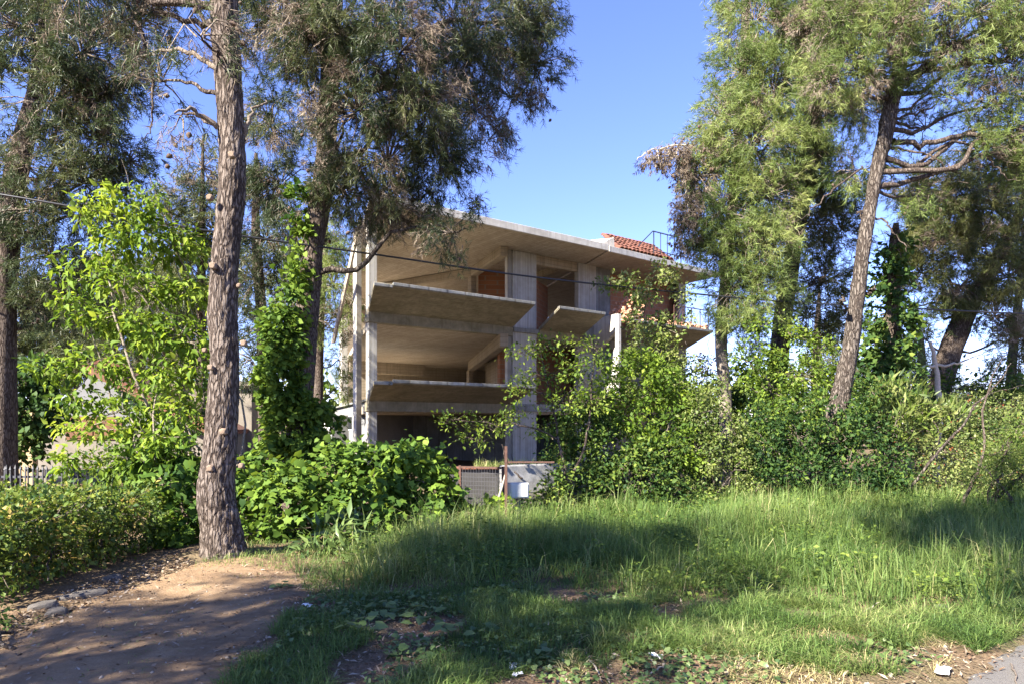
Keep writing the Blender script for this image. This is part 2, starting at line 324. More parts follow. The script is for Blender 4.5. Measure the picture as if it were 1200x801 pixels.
# ------------------------------------------------------------------ foliage generators
LEAF = {                                             # outline templates: (x along the leaf, y across, z off the leaf plane), triangles
 'oval': (np.array([(0,0,0),(.38,.27,.05),(.38,-.27,.05),(.45,0,-.01),(1,0,-.12)]), np.array([(0,2,3),(0,3,1),(1,3,4),(3,2,4)])),
 'small': (np.array([(0,0,0),(.45,.30,.07),(.45,-.30,.07),(1,0,-.10)]), np.array([(0,2,3),(0,3,1)])),
 'lance': (np.array([(0,0,0),(.4,.12,.03),(.4,-.12,.03),(.45,0,-.01),(1,0,-.18)]), np.array([(0,2,3),(0,3,1),(1,3,4),(3,2,4)])),
 'pointed': (np.array([(0,0,0),(.30,.25,.07),(.30,-.25,.07),(.42,0,-.03),(.65,.14,.0),(.65,-.14,.0),(1,0,-.22)]), np.array([(0,2,3),(0,3,1),(1,3,4),(3,2,5),(3,5,6),(3,6,4)])),
 'ivy': (np.array([(.34,0,.03),(0,0,0),(-.12,-.40,-.03),(.20,-.30,.0),(.46,-.52,-.05),(.56,-.20,0),(1,0,-.10),(.56,.20,0),(.46,.52,-.05),(.20,.30,0),(-.12,.40,-.03)]),
         np.array([(0,1,2),(0,2,3),(0,3,4),(0,4,5),(0,5,6),(0,6,7),(0,7,8),(0,8,9),(0,9,10),(0,10,1)])),
 'heart': (np.array([(.34,0,.03),(0,0,0),(-.10,-.36,-.03),(.40,-.44,-.04),(1,0,-.10),(.40,.44,-.04),(-.10,.36,-.03)]),
         np.array([(0,1,2),(0,2,3),(0,3,4),(0,4,5),(0,5,6),(0,6,1)])),
}
def leaf_arrays(pos, F, N, size, kind):
    tv, tf = LEAF[kind]; n = len(pos); kx = len(tv)
    F = norm(F); N = norm(N - F*np.sum(N*F, -1, keepdims=True)); Sd = np.cross(N, F)
    V = pos[:, None, :] + size[:, None, None]*(tv[None, :, 0:1]*F[:, None, :] + tv[None, :, 1:2]*Sd[:, None, :] + tv[None, :, 2:3]*N[:, None, :])
    T = (np.arange(n)*kx)[:, None, None] + tf[None]
    return V.reshape(-1, 3), T.reshape(-1, 3), kx
def rnd_dir(rng, n):
    return norm(rng.normal(size=(n, 3)))
def to_world(b):                                     # blob given where the photo shows it -> centre, radii (metres)
    x, y, Y, rx, ry = b[:5]; rd = b[5] if len(b) > 5 and b[5] else 0.5*(rx+ry)
    dens = b[6] if len(b) > 6 else 1.0
    return P(x, y, Y), np.array([rx, rd, ry])*Y/FPX, dens
def clumps(blobs, crad, rng, shell=0.45):
    C, O, B = [], [], []
    for i, (c, r, dens) in enumerate(blobs):
        K = max(3, int(dens*1.3*math.pi*r[0]*r[2]/crad**2*max(1.0, (r[1]/(0.5*(r[0]+r[2])))**0.5)))
        d = rnd_dir(rng, K); rr = rng.uniform(shell**3, 1, (K, 1))**(1/3)*rng.uniform(0.85, 1.12, (K, 1))*np.where(rng.random((K, 1)) < .12, rng.uniform(1.08, 1.38, (K, 1)), 1)
        C.append(c + d*rr*r); O.append(norm(d/np.maximum(r, .05))); B.append(np.full(K, i))
    return np.concatenate(C), np.concatenate(O), np.concatenate(B)

NL, NW, DENS = 1.12, 1.5, 1.55                      # needle length, width and clump count against the per-tree values
def needle_geo(C, D, L, Mn, nl, nw, rng, spread=1.05, grav=0.12):
    N = len(C); t = rng.uniform(0, 1, (N, Mn)); base = C[:, None, :] + D[:, None, :]*(L[:, None]*t)[..., None]
    rad = norm(np.cross(np.broadcast_to(D[:, None, :], (N, Mn, 3)), rng.normal(size=(N, Mn, 3))))
    nd = norm(D[:, None, :]*0.8 + rad*rng.uniform(0.3, spread+0.3, (N, Mn, 1)) + np.array([0, 0, -grav]))
    sd = norm(np.cross(nd, rng.normal(size=(N, Mn, 3))))
    ln = nl*rng.uniform(0.7, 1.25, (N, Mn, 1))
    V = np.stack([base - sd*nw*0.5, base + sd*nw*0.5, base + nd*ln], 2)
    return V.reshape(-1, 3)

def pine_crown(parent, base, blobs, rng, mat, nl=0.12, nw=0.008, per=15, Mn=13, crad=0.30, droop=0.35, cones=0.0, anchors=None, dead=0.06, twigs=True, shell=0.4, name='crown'):
    W = [to_world(b) for b in blobs]
    C, O, B = clumps([(c, r, d*DENS) for c, r, d in W], crad, rng, shell)
    K = len(C); cen = np.array([x[0] for x in W])[B]
    ctint = rng.normal(0.5, 0.22, K) + rng.normal(0, .10, len(W))[B]; isdead = rng.random(K) < dead
    idx = np.repeat(np.arange(K), per)
    cdir = norm(O + rng.normal(0, 0.35, (K, 3)) + np.array([0, 0, -droop]))
    D = norm(cdir[idx] + rng.normal(0, 0.42, (len(idx), 3)) + np.array([0, 0, -droop*0.4]))
    pos = C[idx] + rng.normal(0, crad*0.40, (len(idx), 3))
    L = rng.uniform(0.10, 0.26, len(idx))*(nl/0.12)
    V = needle_geo(pos, D, L, Mn, nl*NL, nw*NW, rng)
    tint = np.clip(np.repeat(ctint[idx] + rng.normal(0, 0.10, len(idx)), Mn*3) + np.tile([-.12, -.12, .12], len(idx)*Mn), 0, 1)
    nT = len(V)//3; T = np.arange(nT*3).reshape(-1, 3); tm = np.repeat(np.where(isdead[idx], 1, 0), Mn)
    Vs, Ts, Tm, Ti = [V], [T], [tm], [tint]; off = len(V)
    if twigs:                                        # the woody shoot inside every tuft, and the twig that carries the clump
        sd = norm(np.cross(D, rng.normal(size=D.shape))); a = pos - D*0.12
        tv = np.stack([a - sd*0.004, a + sd*0.004, pos + D*L[:, None]], 1).reshape(-1, 3)
        Vs.append(tv); Ts.append(np.arange(len(tv)).reshape(-1, 3)+off); Tm.append(np.full(len(tv)//3, 2)); Ti.append(np.full(len(tv), .5)); off += len(tv)
        for q in range(K):
            s0 = cen[q] + (C[q]-cen[q])*0.12; mid = (s0+C[q])/2 + np.array([0, 0, 0.12])*np.linalg.norm(C[q]-s0) + rng.normal(0, .05, 3)
            tv, tq = tube_arrays(np.array([s0, mid, C[q], C[q]+cdir[q]*0.2]), np.array([.016, .012, .007, .002])*(crad/0.3), 3)
            Vs.append(tv); t2 = np.concatenate([tq[:, [0, 1, 2]], tq[:, [0, 2, 3]]]); Ts.append(t2+off); Tm.append(np.full(len(t2), 2)); Ti.append(np.full(len(tv), .5)); off += len(tv)
    if cones:
        nc = int(K*cones); ci = rng.integers(0, K, nc); cp = C[ci] + rng.normal(0, crad*0.55, (nc, 3)); ax = norm(rng.normal(0, .5, (nc, 3)) + np.array([0, 0, -0.8]))
        for q in range(nc):
            ln_ = rng.uniform(.07, .10)
            pts = cp[q] + ax[q]*np.linspace(0, ln_, 5)[:, None]
            tv, tq = tube_arrays(pts, np.array([.006, .027, .030, .020, .003])*rng.uniform(.85, 1.2), 6)
            Vs.append(tv); t2 = np.concatenate([tq[:, [0, 1, 2]], tq[:, [0, 2, 3]]]); Ts.append(t2+off); Tm.append(np.full(len(t2), 3)); Ti.append(np.full(len(tv), .5)); off += len(tv)
    V = np.concatenate(Vs) - np.asarray(base)
    me = mesh_np(name, V, np.concatenate(Ts), None, [mat, M['needle_dead'], M['twig'], M['cone']], tri_m=np.concatenate(Tm), tint=np.concatenate(Ti))
    o = link(name, me, parent); o['kind'] = 'stuff'
    return o

def trunk_obj(parent, base, ctrl, mat, sides=20, n=60, rough=0.06, flare=0.35, seed=0, name='trunk', plates=0.0):
    p = smooth_path(ctrl, n); pts = p[:, :3]-np.asarray(base); r = p[:, 3].copy()
    zz = np.concatenate([[0], np.cumsum(np.linalg.norm(np.diff(pts, axis=0), axis=1))])
    r *= 1 + flare*np.exp(-zz/0.35)
    V, Q = tube_arrays(pts, r, sides)
    cen = np.repeat(pts, sides, 0); dv = V-cen; dr = np.linalg.norm(dv, axis=1, keepdims=True); dn = dv/np.maximum(dr, 1e-6)
    dis = np.array([mnoise.noise((v[0]*5+seed, v[1]*5, v[2]*1.1)) for v in V])*rough
    if plates:
        for i, v in enumerate(V):
            q = Vector((v[0]*17+seed, v[1]*17, v[2]*4.2)); wv = mnoise.noise(q*0.9)*0.8
            dd = mnoise.voronoi(Vector((q[0]+wv, q[1]+wv, q[2]+wv)))[0]
            dis[i] += plates*(min((dd[1]-dd[0])*2.2, 1.0)-0.6)
    V = V + dn*(dis[:, None]*dr)
    return link(name, mesh_np(name, V, None, Q, [mat], smooth=True), parent)

def nearest_on(ctrl, target, drop):
    p = smooth_path(ctrl, 80); d = np.linalg.norm(p[:, :2]-target[:2], axis=1)
    want = target[2] - drop*np.min(d) 
    i = int(np.argmin(np.abs(p[:, 2]-want) + 0.05*d)); return p[i]

def pine(label, ctrl, blobs, mat, bark, seed, group=None, limb_blobs=None, drop=0.35, trunk_kw=None, limb_mat=None, cat='pine tree', sag=0.15, **crown_kw):
    rng = np.random.default_rng(seed)
    ctrl = np.array([list(c) for c in ctrl], float)
    base = ctrl[0, :3].copy()
    root = empty('pine_tree', base, label, cat, group)
    trunk_obj(root, base, ctrl, bark, seed=seed, **(trunk_kw or {}))
    for i, b in enumerate(blobs):
        c, r, _ = to_world(b)
        if limb_blobs is not None and i not in limb_blobs: continue
        a = nearest_on(ctrl, c, drop); d = np.linalg.norm(c-a[:3])
        if d < 0.35: continue
        m1 = a[:3]*0.66 + c*0.34 + np.array([0, 0, -sag*0.3*d]) + rng.normal(0, .06*d, 3); m2 = a[:3]*0.33 + c*0.67 + np.array([0, 0, sag*0.4*d]) + rng.normal(0, .06*d, 3)
        r0 = min(0.45*a[3], 0.018+0.016*d)
        end = c + norm(c-a[:3])*r.mean()*0.55
        tube_obj('limb', [(*a[:3], r0), (*m1, r0*.8), (*m2, r0*.55), (*c, r0*.38), (*end, r0*.12)], limb_mat or bark, root, base, 7, 18, 0.012*d**0.5, seed*31+i)
    vis = [b for b in blobs if b[1]+b[4]*.8 > 0 and b[0]-b[3]*.8 < 1200 and b[0]+b[3]*.8 > 0]; hid = [b for b in blobs if b not in vis]
    pine_crown(root, base, vis, rng, mat, **crown_kw)
    if hid:                                          # the part of the crown above and beside the picture: coarser tufts
        kw = dict(crown_kw); kw.update(nw=crown_kw.get('nw', .008)*2.0, nl=crown_kw.get('nl', .12)*1.3, crad=crown_kw.get('crad', .3)*1.7, per=9, Mn=11, cones=0, name='upper_crown')
        pine_crown(root, base, hid, rng, mat, **kw)
    return root, base, rng

def leaves_mesh(name, parent, base, blobs, rng, mats, kind='oval', size=0.07, crad=0.22, per=26, up=0.7, shell=0.55, jitter=0.47, face=None, tmean=0.5, tvar=0.2, alt=0.0, world=False, droop=0.25, twigs=0.4, wood=None, hang=0.0):
    W = blobs if world else [to_world(b) for b in blobs]
    C, O, B = clumps(W, crad, rng, shell); K = len(C)
    cen = np.array([x[0] for x in W])[B]
    ct = rng.normal(tmean, tvar*0.9, K) + rng.normal(0, tvar*.4, len(W))[B]; idx = np.repeat(np.arange(K), per); n = len(idx)
    pos = C[idx] + rng.normal(0, crad*jitter, (n, 3))
    out = norm(O[idx]*0.7 + (pos-C[idx])/crad*0.5 + rng.normal(0, .4, (n, 3)))
    N = norm(out*0.5 + np.array([0, 0, up]) + rng.normal(0, .45, (n, 3)))
    F = norm(out + rng.normal(0, .5, (n, 3)) + np.array([0, 0, -droop-hang]))
    sz = size*rng.uniform(0.35, 1.4, n)
    keep = pos[:, 2] > H(pos[:, 0], pos[:, 1]) + 0.015
    pos, F, N, sz, idx = pos[keep], F[keep], N[keep], sz[keep], idx[keep]; n = len(pos)
    V, T, kx = leaf_arrays(pos, F, N, sz, kind)
    ti = np.clip(np.repeat(ct[idx] + rng.normal(0, tvar, n), kx), 0, 1)
    nf = len(LEAF[kind][1]); tm = np.repeat((rng.random(n) < alt).astype(np.int32), nf)
    Vs, Ts, Tm, Ti = [V], [T], [tm], [ti]; off = len(V)
    for q in range(K):
        if rng.random() > twigs: continue
        s0 = cen[q]*0.75+C[q]*0.25 + rng.normal(0, .04, 3); mid = (s0+C[q])/2 + rng.normal(0, .05, 3)
        tv, tq = tube_arrays(np.array([s0, mid, C[q], C[q]+O[q]*crad*0.7]), np.array([.010, .007, .004, .0015])*min(1.6, max(.5, crad/0.2)), 3)
        t2 = np.concatenate([tq[:, [0, 1, 2]], tq[:, [0, 2, 3]]])
        Vs.append(tv); Ts.append(t2+off); Tm.append(np.full(len(t2), 2)); Ti.append(np.full(len(tv), .5)); off += len(tv)
    me = mesh_np(name, np.concatenate(Vs)-np.asarray(base), np.concatenate(Ts), None, [mats[0], mats[1] if len(mats) > 1 else mats[0], wood or M['twig']], tri_m=np.concatenate(Tm), tint=np.concatenate(Ti))
    o = link(name, me, parent); o['kind'] = 'stuff'
    return o

def bush(name, label, cat, base, blobs, mats, seed, group=None, stems=4, stem_r=0.02, wood=None, crown='foliage', stem_name='stem', **kw):
    rng = np.random.default_rng(seed); base = np.array([base[0], base[1], float(H(base[0], base[1]))])
    root = empty(name, base, label, cat, group)
    W = [to_world(b) for b in blobs]
    order = sorted(range(len(W)), key=lambda i: -W[i][1].prod())[:stems]
    for j, i in enumerate(order):
        c, r, _ = W[i]; s = base + np.array([rng.normal(0, .12), rng.normal(0, .12), -.05]); d = np.linalg.norm(c-s)
        m = s*0.5+c*0.5 + rng.normal(0, .10*d, 3)*np.array([1, 1, .3]) + np.array([0, 0, .1*d]); e = c + (c-m)*0.6
        rr = stem_r*rng.uniform(.7, 1.2)
        tube_obj(stem_name, [(*s, rr), (*m, rr*.75), (*c, rr*.5), (*e, rr*.15)], wood or M['bark_grey'], root, base, 6, 14, .02, seed+j)
    leaves_mesh(crown, root, base, blobs, rng, mats, wood=wood, **kw)
    return root, base, rng

def inside(px, py, poly):
    c = np.zeros(len(px), bool); n = len(poly)
    for i in range(n):
        x0, y0 = poly[i]; x1, y1 = poly[(i+1) % n]
        m = ((y0 > py) != (y1 > py)) & (px < (x1-x0)*(py-y0)/((y1-y0) if y1 != y0 else 1e-9)+x0); c ^= m
    return c
def blades(pos, hgt, wid, lean, rng, tint, az=None):          # curved blades of three triangles
    n = len(pos); az = rng.uniform(0, 2*np.pi, n) if az is None else az; d = np.stack([np.cos(az), np.sin(az), np.zeros(n)], 1)
    az2 = az + np.pi/2 + rng.normal(0, .5, n); s = np.stack([np.cos(az2), np.sin(az2), np.zeros(n)], 1)
    b = lean[:, None]; up = np.array([0, 0, 1.0])
    m = pos + hgt[:, None]*(0.55*up*(1-0.15*b) + d*b*0.28); t = pos + hgt[:, None]*(up*np.clip(1-0.55*b, .1, 1) + d*b*0.95)
    w0 = wid[:, None]*0.5
    V = np.stack([pos-s*w0, pos+s*w0, m+s*w0*.8, m-s*w0*.8, t], 1).reshape(-1, 3)
    o = (np.arange(n)*5)[:, None]
    T = np.concatenate([o+np.array([0, 1, 2]), o+np.array([0, 2, 3]), o+np.array([3, 2, 4])], 1).reshape(-1, 3)
    return V, T, np.repeat(tint, 5)
def grass_obj(name, pos2, hgt, wid, lean, tint, rng, mat, az=None):
    pos = np.column_stack([pos2, H(pos2[:, 0], pos2[:, 1])-0.01])
    V, T, ti = blades(pos, hgt, wid, lean, rng, np.clip(tint, 0, 1), az)
    o = link(name, mesh_np(name, V, T, None, [mat], tint=ti)); o['kind'] = 'stuff'; return o
def patch_noise(x, y, sc, seed):
    return np.array([mnoise.noise((a*sc+seed, b*sc-seed, seed*1.7)) for a, b in zip(x, y)])

# ------------------------------------------------------------------ ground, path, road
def seg_dist(px, py, poly):
    d = np.full(len(px), 1e9); n = len(poly)
    for i in range(n):
        a = np.array(poly[i], float); b = np.array(poly[(i+1) % n], float); ab = b-a
        t = np.clip(((px-a[0])*ab[0]+(py-a[1])*ab[1])/max(ab@ab, 1e-9), 0, 1)
        d = np.minimum(d, np.hypot(px-a[0]-t*ab[0], py-a[1]-t*ab[1]))
    return np.where(inside(px, py, poly), d, -d)
def grid_mesh(xs, ys, zf):
    X, Y = np.meshgrid(xs, ys); Z = zf(X.ravel(), Y.ravel()); V = np.column_stack([X.ravel(), Y.ravel(), Z])
    nx, ny = len(xs), len(ys); i = np.arange(ny-1)[:, None]*nx; j = np.arange(nx-1)[None]
    Q = np.stack([i+j, i+j+1, i+nx+j+1, i+nx+j], -1).reshape(-1, 4); return V, Q
far = np.array([20, 30, 50, 100, 250, 700, 3000.0])
xs = np.concatenate([-far[::-1], np.arange(-15, 16.01, 0.2), far]); ys = np.concatenate([-far[::-1], np.arange(-12, 0, 1.0), np.arange(0, 15, 0.16), np.arange(15, 24, 0.6), far[1:]])
def zg(x, y): return H(x, y) + np.where((np.abs(x) < 15) & (y > 0) & (y < 15), 0.012*np.sin(x*11+y*4)*np.sin(y*13-x*6), 0)*np.clip((y*0.78-x*0.63-1.53), 0, 1)
V, Q = grid_mesh(xs, ys, zg)
tag(link('ground', mesh_np('ground', V, None, Q, [M['soil']], smooth=True)), kind='structure')
PATH = [tuple(G(*p)) for p in [(-260, 800), (-60, 768), (40, 737), (120, 700), (190, 680), (235, 668), (300, 662), (372, 668), (368, 690), (330, 720), (300, 760), (262, 801), (235, 870), (180, 1000), (-900, 1000)]]
V, Q = grid_mesh(np.arange(-8, 0.4, 0.07), np.arange(2.2, 9.2, 0.07), lambda x, y: H(x, y) + np.clip((seg_dist(x, y, PATH) + 0.22*patch_noise(x, y, 1.6, 3.1) + 0.1*patch_noise(x, y, 6, 1.1) + 0.05)*0.14, -0.06, 0.022) + 0.006*patch_noise(x, y, 3.2, 9.4) - 0.010*np.abs(patch_noise(x, y, 0.9, 5.2)))
tag(link('path', mesh_np('path', V, None, Q, [M['path']], smooth=True)), kind='structure')
ue = np.array([0.78, 0.63]); ne = np.array([0.63, -0.78]); e0 = np.array([2.79, 4.21])
def road_z(a, b):
    x = e0[0] + a*ue[0] + b*ne[0]; y = e0[1] + a*ue[1] + b*ne[1]
    return x, y
A_, B_ = np.meshgrid(np.concatenate([np.arange(-30, -3, 1.5), np.arange(-3, 4, 0.05), np.arange(4, 60, 2.0)]), np.concatenate([np.arange(-0.4, 0.8, 0.05), np.arange(0.8, 7, 0.8)]))
ax_, bx_ = road_z(A_.ravel(), B_.ravel())
rz_ = H(ax_, ay_ := bx_) + np.clip((B_.ravel() + 0.18*patch_noise(ax_, bx_, 2.2, 4.4) + 0.07*patch_noise(ax_, bx_, 9, 2.2))*0.12, -0.05, 0.014)
nx_ = A_.shape[1]; i = np.arange(A_.shape[0]-1)[:, None]*nx_; j = np.arange(nx_-1)[None]
Q = np.stack([i+j, i+nx_+j, i+nx_+j+1, i+j+1], -1).reshape(-1, 4)
tag(link('road', mesh_np('road', np.column_stack([ax_, bx_, rz_]), None, Q, [M['asphalt']], smooth=True)), kind='structure')

# ------------------------------------------------------------------ the unfinished concrete house: local axes x along the facade, y inwards, z up
BROT = math.atan2(0.602, 0.799)
BX, BY = -1.783, 25.44
bld = empty('unfinished_house', (BX, BY, 0.0), 'bare concrete shell of an unfinished three storey house with open floors', 'building', rz=BROT)
def bpt(X, Y, z):                                    # world -> house axes
    c_, s_ = math.cos(-BROT), math.sin(-BROT); return ((X-BX)*c_-(Y-BY)*s_, (X-BX)*s_+(Y-BY)*c_, z)
K_ = 0.374                                           # the ends run back at a skew
def plan(t0, t1, d0, d1): return [(t0+K_*d0, d0), (t1+K_*d0, d0), (t1+K_*d1, d1), (t0+K_*d1, d1)]
TL, DB = -3.86, 15.0
def slabpart(name, poly, z0, z1, mat, bevel=0.0, par=None):
    g = Geo(); g.slab(poly, z0, z1); return g.build(name, M[mat], par or bld, bevel)
slabpart('floor_slab', plan(TL+.1, 13.0, .22, DB), 2.02, 2.30, 'conc_ceiling'); slabpart('floor_slab', plan(TL+.1, 13.0, .22, DB), 5.08, 5.36, 'conc_ceiling')
slabpart('roof_slab', plan(TL-.15, 6.1, -2.17, DB), 8.43, 8.60, 'conc_ceiling', .01)
slabpart('roof_slab', [(5.33, -2.2), (12.6, -1.9), (14.5, DB), (11.8, DB)], 8.40, 8.56, 'conc_ceiling', .01)
slabpart('fascia', [(TL-1.02, -2.28), (5.27, -2.28), (5.30, -2.175), (TL-.98, -2.175)], 8.40, 8.66, 'conc_white', .012)
slabpart('fascia', [(5.28, -2.30), (12.7, -2.0), (12.7, -1.905), (5.31, -2.205)], 8.37, 8.60, 'conc_white', .012)
# balconies with a shallow sloping underside and a thin rim, their ends skewed like the house
def balcony(t0, t1, b0, b1, z, notch=False):
    prof = [(-2.22, z+.0), (-2.22, z-.07), (-.12, z-.55), (-.12, z-.90), (.21, z-.90), (.21, z-.62), (-.10, z-.40), (-2.0, z)]
    f = [1, 1, 0, 0, 0, 0, 0, .9]
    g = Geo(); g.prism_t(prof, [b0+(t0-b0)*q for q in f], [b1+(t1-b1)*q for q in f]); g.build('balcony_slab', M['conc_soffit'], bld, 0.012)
    s0 = t0+(0.62 if notch else 0)
    slabpart('balcony_rim', [(s0, -2.25), (t1+.02, -2.25), (t1+.08, -2.03), (s0+.08, -2.03)], z-.045, z+.055, 'conc_grey', .01)
    e0, e1 = (t1+.06, -1.95), (b1+.02, -.2)
    if notch: slabpart('balcony_rim', [(t0-.02, -2.245), (s0-.01, -2.245), (s0+.06, -2.06), (t0+.06, -2.06)], z-.12, z-.03, 'conc_grey', .01)
for z in (2.95, 5.95):
    balcony(-4.7, 1.58, -3.9, 2.2, z, True)
balcony(2.75, 5.12, 3.55, 5.92, 5.93); balcony(6.68, 11.9, 7.5, 12.7, 5.80); balcony(6.68, 11.9, 7.5, 12.7, 2.9)
for t0, t1, z0, z1 in ((2.22, 3.53, 5.22, 5.40), (5.94, 7.6, 5.2, 5.38), (2.22, 7.6, 2.12, 2.42)):
    slabpart('slab_edge', [(t0, -.14), (t1, -.14), (t1, -.07), (t0, -.07)], z0, z1, 'conc_grey', .008)
# bright sloping cheek wall along the left end of the middle balcony
g = Geo(); g.loft([(2.74, -2.2, 5.90), (2.78, -2.2, 5.97), (3.58, -.16, 5.45), (3.54, -.16, 5.38)], [(2.80, -2.2, 5.90), (2.84, -2.2, 5.97), (3.64, -.16, 5.45), (3.60, -.16, 5.38)]); g.build('balcony_rim', M['conc_grey'], bld)
for z0, z1, t0, t1 in ((8.05, 8.428, 3.4, 5.7), (5.06, 5.4, 3.44, 5.7)):
    slabpart('beam', [(t0, .02), (t1, .02), (t1, .32), (t0, .32)], z0, z1, 'conc_beam', .012)
for z0, z1 in ((4.45, 5.078), (1.4, 2.018)):
    slabpart('beam', plan(TL+.2, 1.0, 13.6, 13.95), z0, z1, 'conc_beam', .012)
def wbeam(a, b, h, wd, name='beam', mat='conc_beam'):   # beam between two points of the place, top at the given height
    (ax, ay, az), (bx, by, bz) = bpt(*a), bpt(*b); L = math.hypot(bx-ax, by-ay); nx, ny = -(by-ay)/L*wd/2, (bx-ax)/L*wd/2
    g = Geo(); g.loft([(ax+nx, ay+ny, az), (ax-nx, ay-ny, az), (ax-nx, ay-ny, az-h), (ax+nx, ay+ny, az-h)], [(bx+nx, by+ny, bz), (bx-nx, by-ny, bz), (bx-nx, by-ny, bz-h), (bx+nx, by+ny, bz-h)]); g.build(name, M[mat], bld, .012)
wbeam((-.30, 26.2, 8.42), (-1.65, 29.8, 8.42), .36, .3); wbeam((-1.66, 29.85, 8.40), (-6.3, 33.2, 8.40), .34, .3); wbeam((-.3, 26.1, 5.07), (-2.3, 38.0, 5.07), .5, .32)
wbeam((2.4, 28.6, 8.41), (.2, 32.5, 8.41), .3, .3)
def pillar(t0, t1, d0, d1, z0, z1, mat='conc_pillar', bev=.015):
    return slabpart('pillar', [(t0, d0), (t1, d0), (t1, d1), (t0, d1)], z0, z1, mat, bev)
pillar(-3.86, -3.54, -.02, .20, -.2, 8.43); pillar(2.24, 3.43, -.05, .2, -.2, 8.42); pillar(2.02, 2.23, .0, .19, -.2, 8.42, 'conc_white')
pillar(5.71, 6.75, -.04, .2, -.2, 8.42); pillar(6.76, 7.7, .04, .21, -.2, 8.42, 'conc_grey'); pillar(12.3, 12.8, 0, .2, -.2, 8.39)
for d, z1, t_, w_ in ((1.2, 8.42, -.34, .2), (9.0, 6.6, -.5, .3)):
    t = TL+K_*d+t_; pillar(t, t+w_, d, d+.3, -.2, z1, 'conc_white', .012)
g = Geo(); g.loft([(TL-.42, -.3, 8.42), (TL-.34, -.3, 8.42), (TL-.34, -.08, 8.42), (TL-.42, -.08, 8.42)], [(TL-.16, 2.6, 4.6), (TL-.08, 2.6, 4.6), (TL-.08, 2.85, 4.6), (TL-.16, 2.85, 4.6)]); g.build('side_strut', M['conc_beam'], bld, 0.01)
for X, Y, z1, z0 in ((-1.75, 29.95, 8.06, 5.37), (-2.35, 38.1, 4.6, 2.31)):
    t, d, _ = bpt(X, Y, 0); pillar(t-.14, t+.14, d-.14, d+.14, z0, z1, 'conc_beam', .01)
def wall(pts, z0, z1, th, mat, name='wall', bevel=0.0):
    (x0, y0), (x1, y1) = pts; L = math.hypot(x1-x0, y1-y0); nx, ny = -(y1-y0)/L*th, (x1-x0)/L*th
    g = Geo(); g.slab([(x0, y0), (x1, y1), (x1+nx, y1+ny), (x0+nx, y0+ny)], z0, z1); return g.build(name, M[mat], bld, bevel)
q0 = bpt(-1.5, 30.4, 0); wall(((q0[0], q0[1]), (4.6, 2.9)), 5.37, 8.42, .2, 'brick', 'brick_partition')
wall(((3.5, .6), (5.9, 2.2)), 5.37, 7.75, .2, 'brick', 'brick_partition')
wall(((3.4, 2.4), (7.5, 2.4)), 2.31, 5.07, .2, 'brick', 'brick_partition')
wall(((7.7, .6), (12.6, .6)), 5.37, 8.39, .2, 'brick', 'brick_partition'); wall(((7.7, .6), (12.6, .6)), -.1, 5.07, .2, 'plaster', 'back_wall')
wall(((12.8, .3), (17, DB)), -.1, 8.39, .2, 'plaster', 'wall')
wall(((TL+K_*DB-.2, DB+.004), (17.0, DB+.004)), 2.31, 5.2, .2, 'conc_beam', 'back_wall'); wall(((TL+K_*DB-.2, DB+.004), (17.0, DB+.004)), 5.22, 8.5, .2, 'conc_beam', 'back_wall')
wall(((-2.5, 6.5), (8.0, 6.5)), -.1, 2.0, .2, 'conc_grey', 'back_wall'); wall(((3.1, 6.3), (3.1, .4)), -.1, 2.0, .15, 'conc_grey', 'wall'); wall(((3.45, 3.2), (7.6, 3.2)), -.1, 2.01, .15, 'conc_grey', 'back_wall')
q0 = bpt(.5, 29.5, 0); q1 = bpt(-1.3, 38.6, 0); wall(((q0[0], q0[1]), (q1[0], q1[1])), 2.31, 5.07, .2, 'conc_beam', 'wall')
# white fin wall between the two halves, proud of the front, and its parapet above the roof
def fin(prof, th=.2, t00=6.6, name='party_wall'):
    g = Geo(); g.loft([(t00+K_*d, d, z) for d, z in prof], [(t00+th+K_*d, d, z) for d, z in prof]); g.build(name, M['conc_white'], bld, .01)
fin([(-2.12, 6.0), (-2.12, 5.3), (-.06, 4.6), (-.06, 6.1)]); fin([(-2.12, 4.7), (-2.12, 2.9), (-.06, 2.9), (-.06, 3.6)])
g = Geo(); t = 6.6-K_*2.3; g.box(t+.04, t+.20, -2.30, -2.125, 2.6, 5.98); g.build('pillar', M['conc_white'], bld, .01)
g = Geo(); g.loft([(5.0, -1.9, 8.61), (5.75, -1.9, 9.05), (5.95, -1.9, 9.12), (6.0, -1.9, 8.61)], [(6.0, 1.2, 8.61), (6.5, 1.2, 9.7), (7.1, 1.2, 9.7), (7.15, 1.2, 8.61)]); g.build('roof_parapet', M['conc_white'], bld, .012)
# tiled pent roof on the right half: single barrel tiles
e_, r_ = (-1.6, 8.80), (1.0, 10.22); SK = .68; NR, NC = 6, 14; tw = .235
g = Geo(); g.loft([(6.5, e_[0], e_[1]), (6.5+SK*2.6, r_[0], r_[1]), (6.5+SK*2.6, r_[0], 8.57), (6.5, e_[0], 8.57)], [(10.1, e_[0], e_[1]), (10.1+SK*2.6, r_[0], r_[1]), (10.1+SK*2.6, r_[0], 8.57), (10.1, e_[0], 8.57)])
rt = g.build('tiled_roof', M['terracotta'], bld)
g = Geo(); n = 5; a0 = [(0.125*math.cos(math.pi*q/n), 0, 0.13*math.sin(math.pi*q/n)) for q in range(n+1)]; a1 = [(x*.8, .62, z*.8+.01) for x, _, z in a0]
i0 = [(x*.8, y, z*.8) for x, y, z in a0]; i1 = [(x*.8, y, z*.8) for x, y, z in a1]
vv = a0+a1+i0+i1; m_ = n+1; ff = []
for q in range(n):
    ff += [(q, q+1, m_+q+1, m_+q), (2*m_+q+1, 2*m_+q, 3*m_+q, 3*m_+q+1), (q+1, q, 2*m_+q, 2*m_+q+1)]
